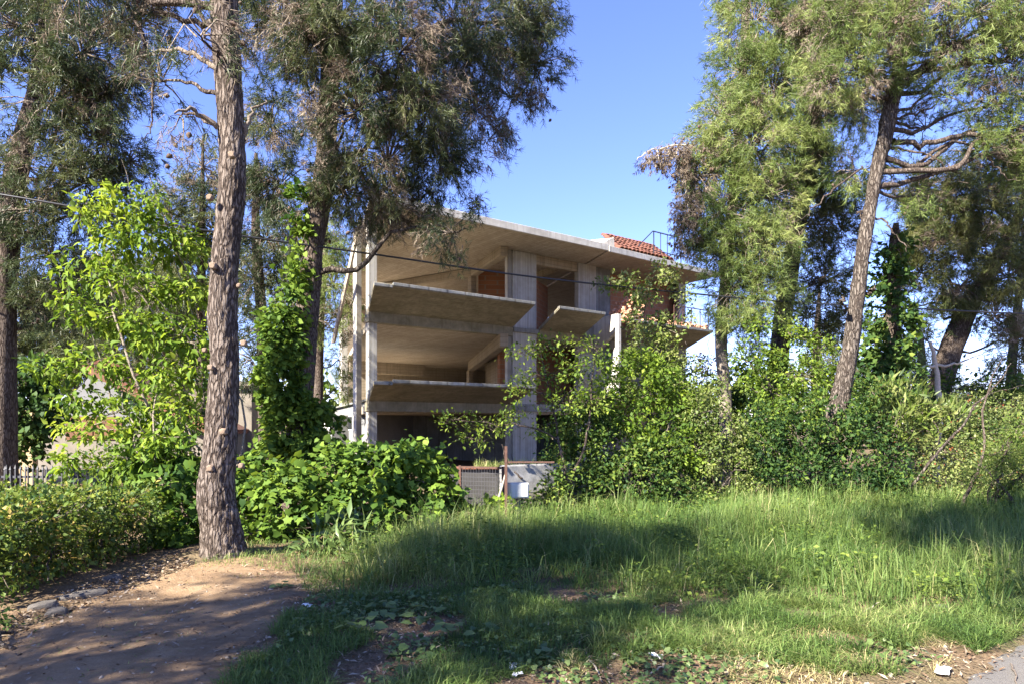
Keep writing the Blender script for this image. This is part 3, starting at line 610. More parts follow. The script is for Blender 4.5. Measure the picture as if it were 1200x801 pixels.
g.add(vv, ff); tile_o = g.build('roof_tile', M['terracotta'], rt); tile_me = tile_o.data
pitch = math.atan2(r_[1]-e_[1], r_[0]-e_[0]); first = True
for row in range(NR):
    for c_ in range(NC):
        o = tile_o if first else link('roof_tile', tile_me, rt); first = False
        s_ = -0.10 + row*0.53; dd_ = math.cos(pitch)*s_
        o.location = (6.62+c_*tw+SK*max(dd_, 0)+random.uniform(-.015, .015), e_[0]+dd_, e_[1]+math.sin(pitch)*s_+.03)
        o.rotation_euler = (pitch-.10+random.uniform(-.03, .03), 0, -.35+random.uniform(-.05, .05))
g = Geo(); g.box(8.6, 12.3, -1.64, -1.60, 9.86, 9.90); rail = g.build('roof_railing', M['black_metal'], bld)
g = Geo(); g.box(8.6, 12.3, -1.635, -1.605, 9.05, 9.08); g.build('rail', M['black_metal'], rail)
for q in range(9):
    t = 8.62+q*.45; g = Geo(); g.box(t, t+(.04 if q % 4 == 0 else .018), -1.634, -1.606, 8.55, 9.86); g.build('post', M['black_metal'], rail)
g = Geo(); g.loft([(8.58, -1.64, 9.86), (8.58, -1.60, 9.86), (8.58, -1.60, 9.90), (8.58, -1.64, 9.90)], [(7.7, -1.64, 9.1), (7.7, -1.60, 9.1), (7.7, -1.60, 9.14), (7.7, -1.64, 9.14)]); g.build('rail', M['black_metal'], rail)
# steel balcony grille on the right half
g = Geo(); g.box(9.4, 11.8, -2.1, -2.07, 6.70, 6.74); gr = g.build('balcony_railing', M['rust'], bld)
for q in range(5):
    t = 9.4+q*.59; g = Geo(); g.box(t, t+.03, -2.1, -2.07, 5.82, 6.70); g.build('post', M['rust'], gr)
    if q < 4:
        for s_ in (0, 1):
            z0, z1 = (5.9, 6.65) if s_ else (6.65, 5.9); g = Geo(); g.loft([(t, -2.095, z0), (t, -2.08, z0), (t, -2.08, z0+.02), (t, -2.095, z0+.02)], [(t+.59, -2.095, z1), (t+.59, -2.08, z1), (t+.59, -2.08, z1+.02), (t+.59, -2.095, z1+.02)]); g.build('brace', M['rust'], gr)
# broken bricks heaped on the right balcony
rng = np.random.default_rng(3); g = Geo()
for q in range(700):
    t = rng.uniform(6.3, 11.8); bump_ = math.exp(-((t-7.0)/0.6)**2); top = 5.82 + max(0.22, 1.15*bump_); d = rng.uniform(-2.1, -1.3); zz = 5.80 + (top-5.80)*rng.random()**1.3
    c_ = np.array([t, d, zz]); R = np.linalg.qr(rng.normal(size=(3, 3)))[0]; hs = np.array([rng.uniform(.04, .12), rng.uniform(.03, .08), rng.uniform(.02, .05)])
    cor = [c_ + R@(np.array([sx_, sy_, sz_])*hs) for sz_ in (-1, 1) for sy_, sx_ in ((-1, -1), (-1, 1), (1, 1), (1, -1))]
    g.loft(cor[:4], cor[4:])
rb = g.build('brick_rubble', M['rubble']); rb.location = bld.location; rb.rotation_euler = (0, 0, BROT); rb['kind'] = 'stuff'

# ------------------------------------------------------------------ other buildings, walls and fences
def hz(x, y): return float(H(x, y))
# old house on the left, its gable half hidden by leaves
c = P(0, 500, 19); nb = empty('old_house', (-9.5, 19.5, -1.12), 'old plastered house with brown shutters and low tiled roof behind the lime green tree', 'house', rz=math.radians(12))
def nbx(x0, x1, y0, y1, z0, z1, name, mat, par=None, bevel=0.0):
    g = Geo(); g.box(x0, x1, y0, y1, z0, z1); return g.build(name, M[mat], par or nb, bevel)
nbx(-4.5, 1.0, 0.0, .2, -.2, 2.55, 'wall', 'plaster'); nbx(-4.5, -4.3, .2, 8, -.2, 2.5, 'wall', 'plaster'); nbx(.8, 1.0, .2, 8, -.2, 2.4, 'wall', 'plaster_grey')
g = Geo(); g.loft([(-3.6, .0, 2.56), (.75, .0, 2.56), (-2.2, .0, 4.2)], [(-3.6, .2, 2.56), (.75, .2, 2.56), (-2.2, .2, 4.2)]); g.build('gable', M['plaster_grey'], nb)
g = Geo(); g.loft([(-2.25, -.5, 4.26), (1.1, -.5, 2.42), (1.1, -.5, 2.56), (-2.25, -.5, 4.42)], [(-2.25, 8.2, 4.26), (1.1, 8.2, 2.42), (1.1, 8.2, 2.56), (-2.25, 8.2, 4.42)]); roof_n = g.build('roof', M['terracotta'], nb)
g = Geo(); g.loft([(-2.3, -.56, 4.18), (1.15, -.56, 2.30), (1.15, -.56, 2.48), (-2.3, -.56, 4.38)], [(-2.3, -.505, 4.18), (1.15, -.505, 2.30), (1.15, -.505, 2.48), (-2.3, -.505, 4.38)]); g.build('barge_board', M['brown_wood'], nb)
ch = nbx(-2.6, -1.8, 1.0, 1.6, 3.6, 4.25, 'chimney', 'plaster_white', roof_n)
nbx(-2.62, -2.2, .99, 1.61, 4.25, 4.34, 'chimney', 'terracotta', roof_n); 
g = Geo(); g.loft([(-2.75, .85, 4.42), (-1.65, .85, 4.42), (-2.2, .85, 4.68)], [(-2.75, 1.75, 4.42), (-1.65, 1.75, 4.42), (-2.2, 1.75, 4.68)]); g.build('chimney_cap', M['terracotta'], roof_n)
wn_ = nbx(-2.9, -1.5, -.03, -.005, 2.3, 2.95, 'window', 'brown_wood'); nbx(-2.82, -2.23, -.05, -.032, 2.36, 2.9, 'shutter', 'brown_wood', wn_); nbx(-2.17, -1.58, -.05, -.032, 2.36, 2.9, 'shutter', 'brown_wood', wn_)
nbx(-3.4, -3.05, -1.6, -1.3, -.2, 2.9, 'porch_column', 'tan'); nbx(-5.2, -2.9, -1.7, -1.2, 2.9, 3.1, 'porch_beam', 'tan')
nbx(-1.4, 1.4, 4.6, 9.1, 4.1, 4.25, 'eave', 'plaster'); nbx(-1.2, 1.2, 4.8, 9.0, -.1, 4.1, 'wall', 'plaster')
# small white outbuilding between the ivy and the concrete house
ob = empty('outbuilding', tuple(P(391, 497, 30)*np.array([1, 1, 0])), 'small white outbuilding with one dark window left of the concrete house', 'shed', rz=math.radians(-28))
g = Geo(); g.loft([(0, 0, -.2), (2.2, 0, -.2), (2.2, 0, 2.65), (.35, 0, 2.4), (0, 0, 2.2)], [(0, 4, -.2), (2.2, 4, -.2), (2.2, 4, 2.65), (.35, 4, 2.4), (0, 4, 2.2)]); g.build('wall', M['plaster_grey'], ob)
g = Geo(); g.box(-.92, -.003, .1, 3.8, -.2, 1.95); g.build('wall', M['plaster_white'], ob)
g = Geo(); g.box(.62, 1.12, -.02, .04, 1.35, 2.0); wo = g.build('window', M['plaster_white'], ob); g = Geo(); g.box(.67, 1.07, -.025, -.021, 1.4, 1.95); g.build('pane', M['glass_dark'], wo)
g = Geo(); g.loft([(-.05, -.12, 2.28), (2.3, -.12, 2.68), (2.3, -.12, 2.76), (-.05, -.12, 2.34)], [(-.05, 4.1, 2.28), (2.3, 4.1, 2.68), (2.3, 4.1, 2.76), (-.05, 4.1, 2.34)]); g.build('roof', M['conc_grey'], ob)
# picket fence behind the hedge
a, b = P(-70, 550, 9.6), P(97, 547, 9.6)
fn = empty('picket_fence', (a[0], a[1], hz(a[0], a[1])), 'low grey iron picket fence showing above the clipped hedge', 'fence')
Lf = float(b[0]-a[0]); npk = int(Lf/.062)
for z in (.35, .86):
    g = Geo(); g.box(0, Lf, -.012, .012, z, z+.03); g.build('rail', M['iron'], fn)
g = Geo(); h_ = .98
for s0, s1 in ((0, 1),): g.loft([(-.008, -.008, .05), (.008, -.008, .05), (.008, .008, .05), (-.008, .008, .05)], [(-.008, -.008, h_), (.008, -.008, h_), (.008, .008, h_), (-.008, .008, h_)])
g.add([(-.014, -.014, h_), (.014, -.014, h_), (.014, .014, h_), (-.014, .014, h_), (0, 0, h_+.06)], [(0, 1, 4), (1, 2, 4), (2, 3, 4), (3, 0, 4), (3, 2, 1, 0)])
pk = g.build('picket', M['iron'], fn); pk.location = (.03, -.021, 0)
for q in range(1, npk):
    o = link('picket', pk.data, fn); o.location = (.03+q*.062, -.021, random.uniform(-.012, .012)); o.rotation_euler = (0, random.uniform(-.03, .03), 0)
# boundary wall: white rendered upper part on a stone footing, terracotta coping with weeds to its left
a = P(592, 600, 12.0); b = P(655, 600, 12.6)
bw = empty('boundary_wall', (a[0], a[1], hz(a[0], a[1])), 'low boundary wall of white render above rough grey stone by the rusty post', 'wall', rz=math.atan2(b[1]-a[1], b[0]-a[0]))
g = Geo(); g.box(.02, 2.6, .05, .25, .345, .86); g.build('rendered_wall', M['old_render'], bw, 0.02)
g = Geo(); g.box(-.05, 2.6, -.02, .28, -.1, .34); g.build('footing', M['stone'], bw, 0.02)
rng = np.random.default_rng(11); vv = None; first = True
def rock_mesh(seed, sub=2, amp=.25):
    bm = bmesh.new(); bmesh.ops.create_icosphere(bm, subdivisions=sub, radius=1)
    for v in bm.verts:
        n = mnoise.noise(v.co*1.1+Vector((seed*3.7, seed, 0)))*amp + mnoise.noise(v.co*3+Vector((seed, 0, seed)))*amp*.4
        v.co *= 1+n
        for ax in range(3): v.co[ax] = max(-.78, min(.78, v.co[ax]))
    me = bpy.data.meshes.new('stone'); bm.to_mesh(me); bm.free(); me.materials.append(M['stone']); return me
stone_me = [rock_mesh(s) for s in range(4)]
for row in range(3):
    x = -.05
    while x < 2.4:
        w_ = rng.uniform(.1, .2); o = link('stone', stone_me[int(rng.integers(4))], bw)
        o.location = (x+w_, -.05, .04+row*.125+rng.uniform(-.01, .01)); o.scale = (w_*1.05, .07, .075); o.rotation_euler = (0, rng.uniform(-.12, .12), 0); x += w_*1.75
a = P(530, 545, 13.2); b = P(600, 545, 13.4)
gw = empty('garden_wall', (a[0], a[1], hz(a[0], a[1])), 'grey garden wall topped with a row of terracotta coping tiles behind the mesh gate', 'wall', rz=math.atan2(b[1]-a[1], b[0]-a[0]))
g = Geo(); g.box(-.1, 1.5, 0, .25, -.1, .72); g.build('wall_body', M['shaded_render'], gw, .01)
g = Geo(); g.box(-.065, .065, -.06, .32, 0, .045); ct = g.build('coping_tile', M['terracotta'], gw, .01); ct.location = (0, 0, .722)
for q in range(1, 11):
    o = link('coping_tile', ct.data, gw); o.location = (q*.138, random.uniform(-.01, .01), .722+random.uniform(0, .008)); o.rotation_euler = (0, 0, random.uniform(-.04, .04)); mo = o.modifiers.new('bevel', 'BEVEL'); mo.width = .01
# rusty wire mesh gate
a = P(538, 600, 11.6); b = P(591, 600, 11.3)
gt = empty('mesh_gate', (a[0], a[1], hz(a[0], a[1])), 'rusty wire mesh gate panel beside the ivy', 'gate', rz=math.atan2(b[1]-a[1], b[0]-a[0]))
Lg = math.hypot(b[0]-a[0], b[1]-a[1])
for x in (0, Lg-.04):
    g = Geo(); g.box(x, x+.04, -.02, .02, -.05, .93); g.build('frame_post', M['rust'], gt)
for z in (.16, .89):
    g = Geo(); g.box(.042, Lg-.042, -.015, .015, z, z+.03); g.build('frame_rail', M['rust'], gt)
g = Geo(); g.box(-.003, .003, -.003, .003, .19, .89); vw = g.build('wire', M['iron'], gt)
n = int((Lg-.08)/.05)
for q in range(n):
    o = vw if q == 0 else link('wire', vw.data, gt); o.location = (.07+q*.05, 0, 0)
g = Geo(); g.box(.042, Lg-.042, -.010, -.004, -.003, .003); hw = g.build('wire', M['iron'], gt)
for q in range(9):
    o = hw if q == 0 else link('wire', hw.data, gt); o.location = (0, 0, .25+q*.07)
# rusty post with a cross bar, a leaning pale stick, a white meter box
a = P(593, 618, 10.6); po = empty('rusty_post', (a[0], a[1], hz(a[0], a[1])), 'thin rusty iron post with a bar across, standing in the tall grass', 'post')
g = Geo(); g.box(-.022, .022, -.022, .022, -.1, 1.28); g.build('post', M['rust'], po, .004)
g = Geo(); g.box(.023, .75, -.012, .012, 1.02, 1.045); g.build('cross_bar', M['rust'], po)
a = P(581, 592, 10.9); b = P(593, 552, 10.75)
st = empty('leaning_stick', (a[0], a[1], hz(a[0], a[1])), 'pale bare stick leaning against the rusty post', 'stick')
tube_obj('stick', [(*a, .022), (*(a*.5+b*.5+np.array([.01, 0, 0])), .019), (*b, .012)], M['dead_wood'], st, (a[0], a[1], hz(a[0], a[1])), 7, 10)
a = P(607, 583, 11.4); mb = empty('meter_box', (a[0], a[1], hz(a[0], a[1])), 'plain white meter box on the low boundary wall', 'box', rz=.3)
g = Geo(); g.box(-.16, .16, -.1, .08, .37, .62); g.build('box_body', M['white_box'], mb, .008)
g = Geo(); g.box(-.14, .14, -.112, -.102, .39, .60); g.build('lid', M['white_box'], mb, .004)
g = Geo(); g.box(-.03, .03, -.04, .04, -.1, .37); g.build('stem', M['iron'], mb)
# overhead cable
cp = [P(-330, 180, 10.8), P(0, 228, 11.0), P(240, 270, 11.8), P(430, 297, 13.0), P(620, 324, 14.6), P(800, 343, 15.2), P(960, 356, 15.8), P(1250, 370, 17)]
ca = tube_obj('overhead_cable', [(*p, .019) for p in cp], M['cable'], None, cp[0], 6, 90)
ca.location = cp[0]; tag(ca, 'black overhead cable sagging across the front of the concrete house', 'cable')

# ------------------------------------------------------------------ pine trees
def tr(*pp):                                          # trunk control points given where the photo shows them: (x, y, Y, radius)
    out = []
    for x, y, Y, r in pp: out.append((*P(x, y, Y), r))
    out[0] = (out[0][0], out[0][1], float(H(out[0][0], out[0][1]))-.12, out[0][3]); return out
# the tall bare trunk beside the path
ctA = tr((264, 662, 7.92, .222), (258, 610, 7.9, .198), (253, 578, 7.9, .200), (258, 520, 7.9, .178), (263, 430, 7.9, .160), (261, 365, 7.9, .163), (264, 300, 7.9, .150), (272, 215, 7.95, .150), (269, 110, 8.0, .150), (262, 0, 8.0, .155), (258, -150, 8.0, .17), (262, -420, 8.1, .12), (262, -700, 8.2, .05))
blA = [(165, 20, 8.8, 70, 38, 0, .45), (235, 42, 7.6, 42, 40, 0, .5), (190, 95, 8.4, 34, 55, 0, .33), (215, 135, 8.4, 22, 45, 0, .25), (95, -30, 8.4, 95, 55, 0, .7), (225, -40, 8.4, 100, 50, 0, .6), (120, -160, 8.8, 140, 70, 0, .6), (190, -330, 7.6, 140, 80, 0, .7), (300, -420, 9, 130, 80, 0, .8), (170, -470, 9, 140, 80, 0, .8), (270, -600, 8.4, 130, 90, 0, .9), (262, -720, 8.2, 90, 70)]
kwA = dict(sides=88, n=330, rough=.07, plates=.085, flare=.30)
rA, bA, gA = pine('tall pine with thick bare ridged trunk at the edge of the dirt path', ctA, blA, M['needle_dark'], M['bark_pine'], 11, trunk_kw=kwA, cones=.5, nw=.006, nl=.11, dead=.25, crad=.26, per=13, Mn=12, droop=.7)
for q, (x, y, r) in enumerate([(247, 548, .05), (286, 402, .045), (247, 430, .04), (240, 410, .035), (262, 505, .05), (283, 545, .04), (243, 505, .035), (250, 312, .05), (246, 232, .045), (272, 182, .05), (280, 335, .035)]):
    p = P(x, y, 7.72 if 244 < x < 280 else 7.85); o = rock_mesh(q+20, 2, .2); o.materials.clear(); o.materials.append(M['cutwood'])
    k_ = link('branch_stub', o, rA); k_.location = p - bA; k_.scale = (r, r*1.1, r)
stubs = [((255, 150, 7.9), (228, 128, 7.7), (205, 133, 7.5)), ((285, 165, 8.0), (292, 140, 8.0), (312, 118, 8.1)), ((255, 80, 7.9), (215, 60, 8.1), (160, 68, 8.4)), ((262, 60, 8), (232, 10, 7.8), (205, -30, 7.6))]
for q, ss in enumerate(stubs):
    tube_obj('dead_branch', [(*P(*p), r) for p, r in zip(ss, (.035, .025, .010))], M['twig'], rA, bA, 6, 12, .02, q)
tube_obj('hanging_branch', [(*P(*p), r) for p, r in zip(((150, 10, 8.6), (172, 55, 8.5), (180, 110, 8.45), (178, 150, 8.4), (165, 165, 8.4)), (.028, .02, .014, .008, .003))], M['bark_dark'], rA, bA, 6, 20, .015, 5)

# the ivy-clad pine, its crown reaching over the house
ctB = tr((352, 600, 12.6, .27), (352, 500, 12.6, .24), (356, 420, 12.6, .22), (366, 300, 12.7, .20), (380, 200, 12.8, .19), (386, 100, 12.9, .18), (390, 0, 13, .19), (396, -150, 13.2, .14), (400, -330, 13.4, .06))
blB = [(365, 115, 12.2, 26, 40, 0, .8), (378, 195, 12.3, 26, 26, 0, .8), (360, 60, 12.1, 30, 40, 0, .8), (345, 260, 13.0, 26, 22, 0, .8), (330, 30, 12.4, 50, 55), (318, 150, 13.2, 30, 55, 0, .8), (330, 215, 13.5, 45, 32), (395, 40, 11.6, 60, 48), (420, 130, 11.8, 55, 52), (455, 190, 12.2, 52, 45), (405, 225, 13.2, 48, 38), (440, 245, 12.6, 40, 26, 0, .8), (470, 60, 11.6, 58, 60), (500, 130, 12.0, 50, 55), (515, 185, 12.4, 42, 40), (545, 50, 13.9, 60, 55), (555, 125, 14.1, 48, 42, 0, .85), (600, 30, 14.3, 48, 46, 0, .9), (628, 75, 14.5, 36, 42, 0, .75), (640, 15, 14.7, 28, 34, 0, .6), (600, 115, 14.5, 34, 26, 0, .7), (570, 165, 14.4, 24, 18, 0, .6), (500, 225, 12.8, 26, 22, 0, .7), (530, 272, 12.2, 34, 25, 0, .6), (495, 255, 12.4, 28, 18, 0, .6), (550, 245, 13.9, 14, 12, 0, .4),
       (360, -40, 12.0, 80, 50, 0, .8), (450, -50, 12.0, 90, 60, 0, .8), (560, -50, 14.3, 85, 50), (640, -40, 14.7, 40, 40, 0, .7), (400, -150, 13.0, 140, 70, 0, .6), (540, -140, 14.7, 90, 60, 0, .6), (400, -270, 13.3, 120, 80, 0, .7), (400, -380, 13.4, 60, 60)]
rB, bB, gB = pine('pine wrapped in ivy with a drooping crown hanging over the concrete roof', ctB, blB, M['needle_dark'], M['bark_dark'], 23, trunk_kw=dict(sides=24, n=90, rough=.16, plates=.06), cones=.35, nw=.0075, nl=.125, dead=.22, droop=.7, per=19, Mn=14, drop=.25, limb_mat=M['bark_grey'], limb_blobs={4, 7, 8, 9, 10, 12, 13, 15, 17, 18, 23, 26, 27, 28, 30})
ivB = [(P(x, y, Y), np.array([rx, ry_, rz])*Y/800, d) for x, y, Y, rx, ry_, rz, d in [(342, 505, 12.2, 36, 26, 46, 1.5), (330, 440, 12.2, 26, 24, 55, 1.5), (330, 395, 12.1, 22, 20, 36, 1.3), (342, 350, 12.3, 18, 22, 40, 1.1), (354, 290, 12.4, 12, 20, 36, .7), (352, 240, 12.6, 10, 18, 40, .6), (384, 500, 12.5, 14, 18, 40, .7)]]
leaves_mesh('climbing_ivy', rB, bB, ivB, gB, [M['leaf_ivy']], 'heart', 0.098, .16, 28, up=.35, shell=.7, world=True, tmean=.55, tvar=.2, droop=.5, twigs=.5, wood=M['bark_dark'])

# far left pine
ctC = tr((2, 600, 13, .27), (3, 420, 13, .23), (8, 290, 13, .21), (22, 190, 13, .19), (45, 100, 13.2, .16), (60, 0, 13.4, .14), (80, -150, 13.6, .1), (90, -260, 13.6, .05))
blC = [(25, 30, 12.6, 70, 50), (95, 60, 12.4, 65, 50), (60, 120, 12.4, 70, 45), (130, 110, 12.6, 45, 45), (120, 165, 12.6, 48, 36), (150, 190, 12.8, 34, 34), (30, 195, 12.6, 50, 30, 0, .6), (100, 215, 12.8, 55, 34), (35, 245, 12.6, 50, 34), (120, 250, 13, 45, 26), (60, 300, 13, 50, 34), (85, 345, 13.2, 42, 28), (35, 360, 13.2, 36, 34, 0, .7), (90, 380, 13.4, 32, 18, 0, .8), (160, 30, 13, 36, 40, 0, .5), (60, -40, 13, 130, 55), (90, -130, 13.4, 130, 70), (90, -240, 13.5, 80, 60), (-60, 60, 13, 60, 90), (-80, -60, 13, 90, 80), (-50, 200, 13, 50, 60)]
pine('dark leaning pine at the far left edge behind the ivy', ctC, blC, M['needle_dark'], M['bark_dark'], 37, trunk_kw=dict(sides=20, n=50, rough=.1), cones=.2, nw=.009, nl=.13, dead=.08, droop=.35, per=15, Mn=12)

# two street pines beside and behind the camera: their crowns throw the shade on the path and the verge
def street_pine(label, base, ctr, seed, n=11, rad=(2.6, 2.4, 2.2), dens=.8, extra=()):
    rngp = np.random.default_rng(seed); b0 = np.array([*base, hz(*base)-.1]) if 'hz' in globals() else np.array([*base, 0.0]); root = empty('pine_tree', b0, label, 'pine tree', 'street pines')
    ctl = np.array([(*b0, .25), (b0[0]+.1, b0[1], 2.5, .22), (*(np.array(ctr)*.5+b0*.5+np.array([0, 0, 1.0])), .18), (ctr[0], ctr[1], ctr[2]+1.8, .05)]); trunk_obj(root, b0, ctl, M['bark_pine'], 18, 40)
    W = []
    for q in range(n+len(extra)):
        d = rnd_dir(rngp, 1)[0]; c = np.array(ctr)+d*np.array(rad)*rngp.uniform(.45, .9) if q < n else np.array(extra[q-n]); W.append((c, np.array([1, 1, .8])*rngp.uniform(.6, .95), dens)); tube_obj('limb', [(*nearest_on(ctl, c, .3)[:3], .05), (*((c+nearest_on(ctl, c, .3)[:3])/2+np.array([0, 0, .15])), .035), (*c, .015)], M['bark_dark'], root, b0, 6, 10, .02, seed+q)
    global to_world; tw_ = to_world; to_world = lambda b: b
    pine_crown(root, b0, W, rngp, M['needle_dark'], nl=.26, nw=.026, crad=.45, per=8, Mn=10, droop=.3, name='crown'); to_world = tw_
street_pine('street pine standing left of the camera outside the picture', (-8.6, -1.6), (-7.9, -.9, 7.4), 301, 15, (2.0, 2.3, 2.1), .6, ((-6.3, .2, 7.7), (-5.6, 1.2, 7.7), (-5.2, 2.2, 7.2), (-6.6, 1.3, 7.3), (-5.6, -.4, 8.0), (-4.9, 1.0, 7.9), (-6.2, -1.4, 7.5), (-5.2, -.8, 6.6), (-5.0, .6, 6.8)))
street_pine('street pine standing behind the camera outside the picture', (.4, -3.2), (-.2, .9, 8.7), 303, 17, (2.1, 2.1, 1.2), .75, ((-2.2, -1.9, 8.4), (-1.2, -2.1, 8.5), (-.2, -1.1, 8.4), (.8, -.4, 8.6), (-1.4, -.9, 8.3), (1.8, 1.6, 8.6), (1.6, .4, 8.8)))

# pines behind
def back_pine(label, ct, bl, mat, seed, bark='bark_dark', **kw):
    a = dict(cones=.03, nw=.013, nl=.16, dead=.06, droop=.4, per=13, Mn=11, crad=.38, trunk_kw=dict(sides=14, n=40, rough=.1)); a.update(kw)
    return pine(label, tr(*ct), bl, M[mat], M[bark], seed, group='pines standing behind', **a)
back_pine('small pine top rising behind the tall bare trunk', ((236, 560, 21, .17), (236, 330, 21, .13), (238, 160, 21, .03)), [(238, 195, 21, 22, 30), (232, 235, 21, 30, 30), (250, 270, 21, 30, 40), (215, 300, 21, 40, 40), (200, 250, 20.5, 22, 30), (240, 340, 21, 40, 40), (190, 345, 21, 40, 40)], 'needle_olive', 41)
back_pine('pale olive pine seen between the ivy trunk and the left concrete columns', ((372, 560, 27, .2), (374, 400, 27, .18), (380, 300, 27, .12), (384, 240, 27, .04)), [(390, 335, 26.5, 30, 26), (372, 375, 26, 26, 20), (398, 372, 26.5, 22, 18), (345, 345, 27, 26, 40), (395, 290, 27, 22, 26), (372, 290, 27, 28, 26), (398, 420, 28, 16, 22, 0, .6), (330, 300, 27, 26, 30), (400, 455, 28, 18, 16, 0, .7)], 'needle_bright', 43)
back_pine('dim pine directly behind the ivy-clad trunk', ((312, 560, 20, .2), (308, 400, 20, .17), (300, 280, 20, .13), (300, 180, 20, .05)), [(300, 230, 19.5, 36, 34), (312, 280, 19.5, 30, 36), (300, 330, 19.5, 28, 40), (312, 385, 19.5, 28, 36, 0, .8), (296, 420, 20, 30, 36, 0, .7), (330, 440, 20.5, 24, 40, 0, .6)], 'needle_dark', 47)
back_pine('far grey-green pine low at the left edge', ((48, 560, 34, .25), (50, 420, 34, .2), (55, 330, 34, .06)), [(55, 350, 33, 36, 26), (30, 385, 33, 44, 30), (80, 400, 33, 48, 34), (40, 425, 33, 52, 26), (100, 430, 33, 40, 30)], 'needle_olive', 53, nw=.02, nl=.22)
back_pine('far pine in the gap left of the old house roof', ((165, 560, 30, .25), (165, 420, 30, .2), (160, 320, 30, .06)), [(165, 330, 30, 36, 30), (140, 365, 30, 40, 30), (185, 370, 30, 42, 34), (160, 410, 30, 56, 30), (225, 400, 30, 36, 36), (120, 330, 30, 34, 40), (215, 440, 30, 40, 34)], 'needle_olive', 59, nw=.018, nl=.2)

# right-hand pines
ctF = tr((851, 610, 16.5, .17), (850, 470, 16.5, .15), (845, 400, 16.5, .14), (850, 330, 16.6, .13), (862, 200, 16.8, .12), (872, 60, 17, .10), (878, -120, 17.2, .1), (880, -260, 17.2, .04))
blF = [(885, 25, 16.6, 44, 40), (868, 85, 16.2, 40, 40), (845, 140, 16.0, 36, 40), (905, 110, 15.8, 48, 48), (880, 170, 15.6, 52, 44), (838, 200, 16, 34, 40), (845, 250, 15.8, 40, 38), (900, 230, 15.6, 44, 42), (874, 290, 15.6, 46, 36), (840, 298, 16, 24, 30), (856, 342, 15.8, 30, 34), (890, 345, 15.8, 40, 34), (866, 378, 15.8, 30, 20), (905, 300, 16, 36, 36), (832, 266, 16, 24, 22), (940, 60, 16.4, 44, 60), (950, 150, 16, 36, 46),
       (880, -50, 16.8, 60, 50), (890, -140, 17, 90, 60), (880, -240, 17.2, 70, 60)]
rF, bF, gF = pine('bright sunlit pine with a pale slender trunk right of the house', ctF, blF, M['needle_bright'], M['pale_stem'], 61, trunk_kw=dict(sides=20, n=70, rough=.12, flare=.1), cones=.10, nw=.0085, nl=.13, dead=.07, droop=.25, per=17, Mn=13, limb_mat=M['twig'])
dd = [(790, 182, 15.9, 34, 14, 0, .8), (765, 188, 15.9, 20, 12, 0, .35), (812, 205, 15.8, 20, 34, 0, 1.0), (806, 255, 15.8, 16, 32, 0, 1.0), (800, 290, 15.8, 12, 14, 0, .7), (948, 25, 15.4, 22, 30, 0, .8), (972, 55, 15.2, 24, 22, 0, .7)]
pine_crown(rF, bF, dd, gF, M['needle_dead'], nl=.075, nw=.011, per=12, Mn=9, crad=.2, droop=.8, cones=1.6, dead=.9, name='dead_foliage')
for q, (x0, y0, x1, y1) in enumerate([(830, 180, 800, 235), (812, 174, 806, 262), (796, 174, 786, 205), (776, 176, 772, 200), (838, 190, 812, 290), (845, 200, 822, 255)]):
    tube_obj('dead_branch', [(*P(x0, y0, 16.1), .018), (*P((x0+x1)/2-3, (y0+y1)/2-8, 15.9), .012), (*P(x1, y1, 15.8), .004)], M['dead_wood'], rF, bF, 5, 10, .03, 300+q)
tube_obj('dead_branch', [(*P(*p), r) for p, r in zip(((858, 215, 16.6), (830, 180, 16.2), (795, 172, 16), (760, 178, 15.9), (745, 190, 15.9)), (.05, .035, .024, .014, .006))], M['dead_wood'], rF, bF, 6, 20, .03, 3)

ctG = tr((906, 600, 19, .26), (908, 470, 19, .25), (917, 380, 19, .25), (930, 290, 19, .23), (945, 200, 19.2, .24), (958, 100, 19.4, .2), (965, -20, 19.6, .15), (970, -160, 19.6, .06))
blG = [(960, 220, 18.4, 40, 34), (985, 270, 18.6, 36, 34, 0, .7), (940, 265, 18.2, 34, 34), (930, 195, 18.2, 36, 40), (965, 330, 18.6, 30, 30), (945, 370, 18.6, 34, 24), (985, 380, 18.8, 26, 22, 0, .8), (1000, 120, 19, 40, 40), (960, 30, 19, 50, 50), (970, -60, 19.4, 80, 60), (970, -150, 19.6, 70, 60), (1030, -20, 19.4, 60, 50), (890, 400, 18.8, 20, 20, 0, .6)]
pine('dark trunked pine between the pale slender trunk and the leaning trunk', ctG, blG, M['needle_olive'], M['bark_dark'], 67, trunk_kw=dict(sides=22, n=70, rough=.16, plates=.05), cones=.2, nw=.010, nl=.14, dead=.08, droop=.25, per=16, Mn=12)

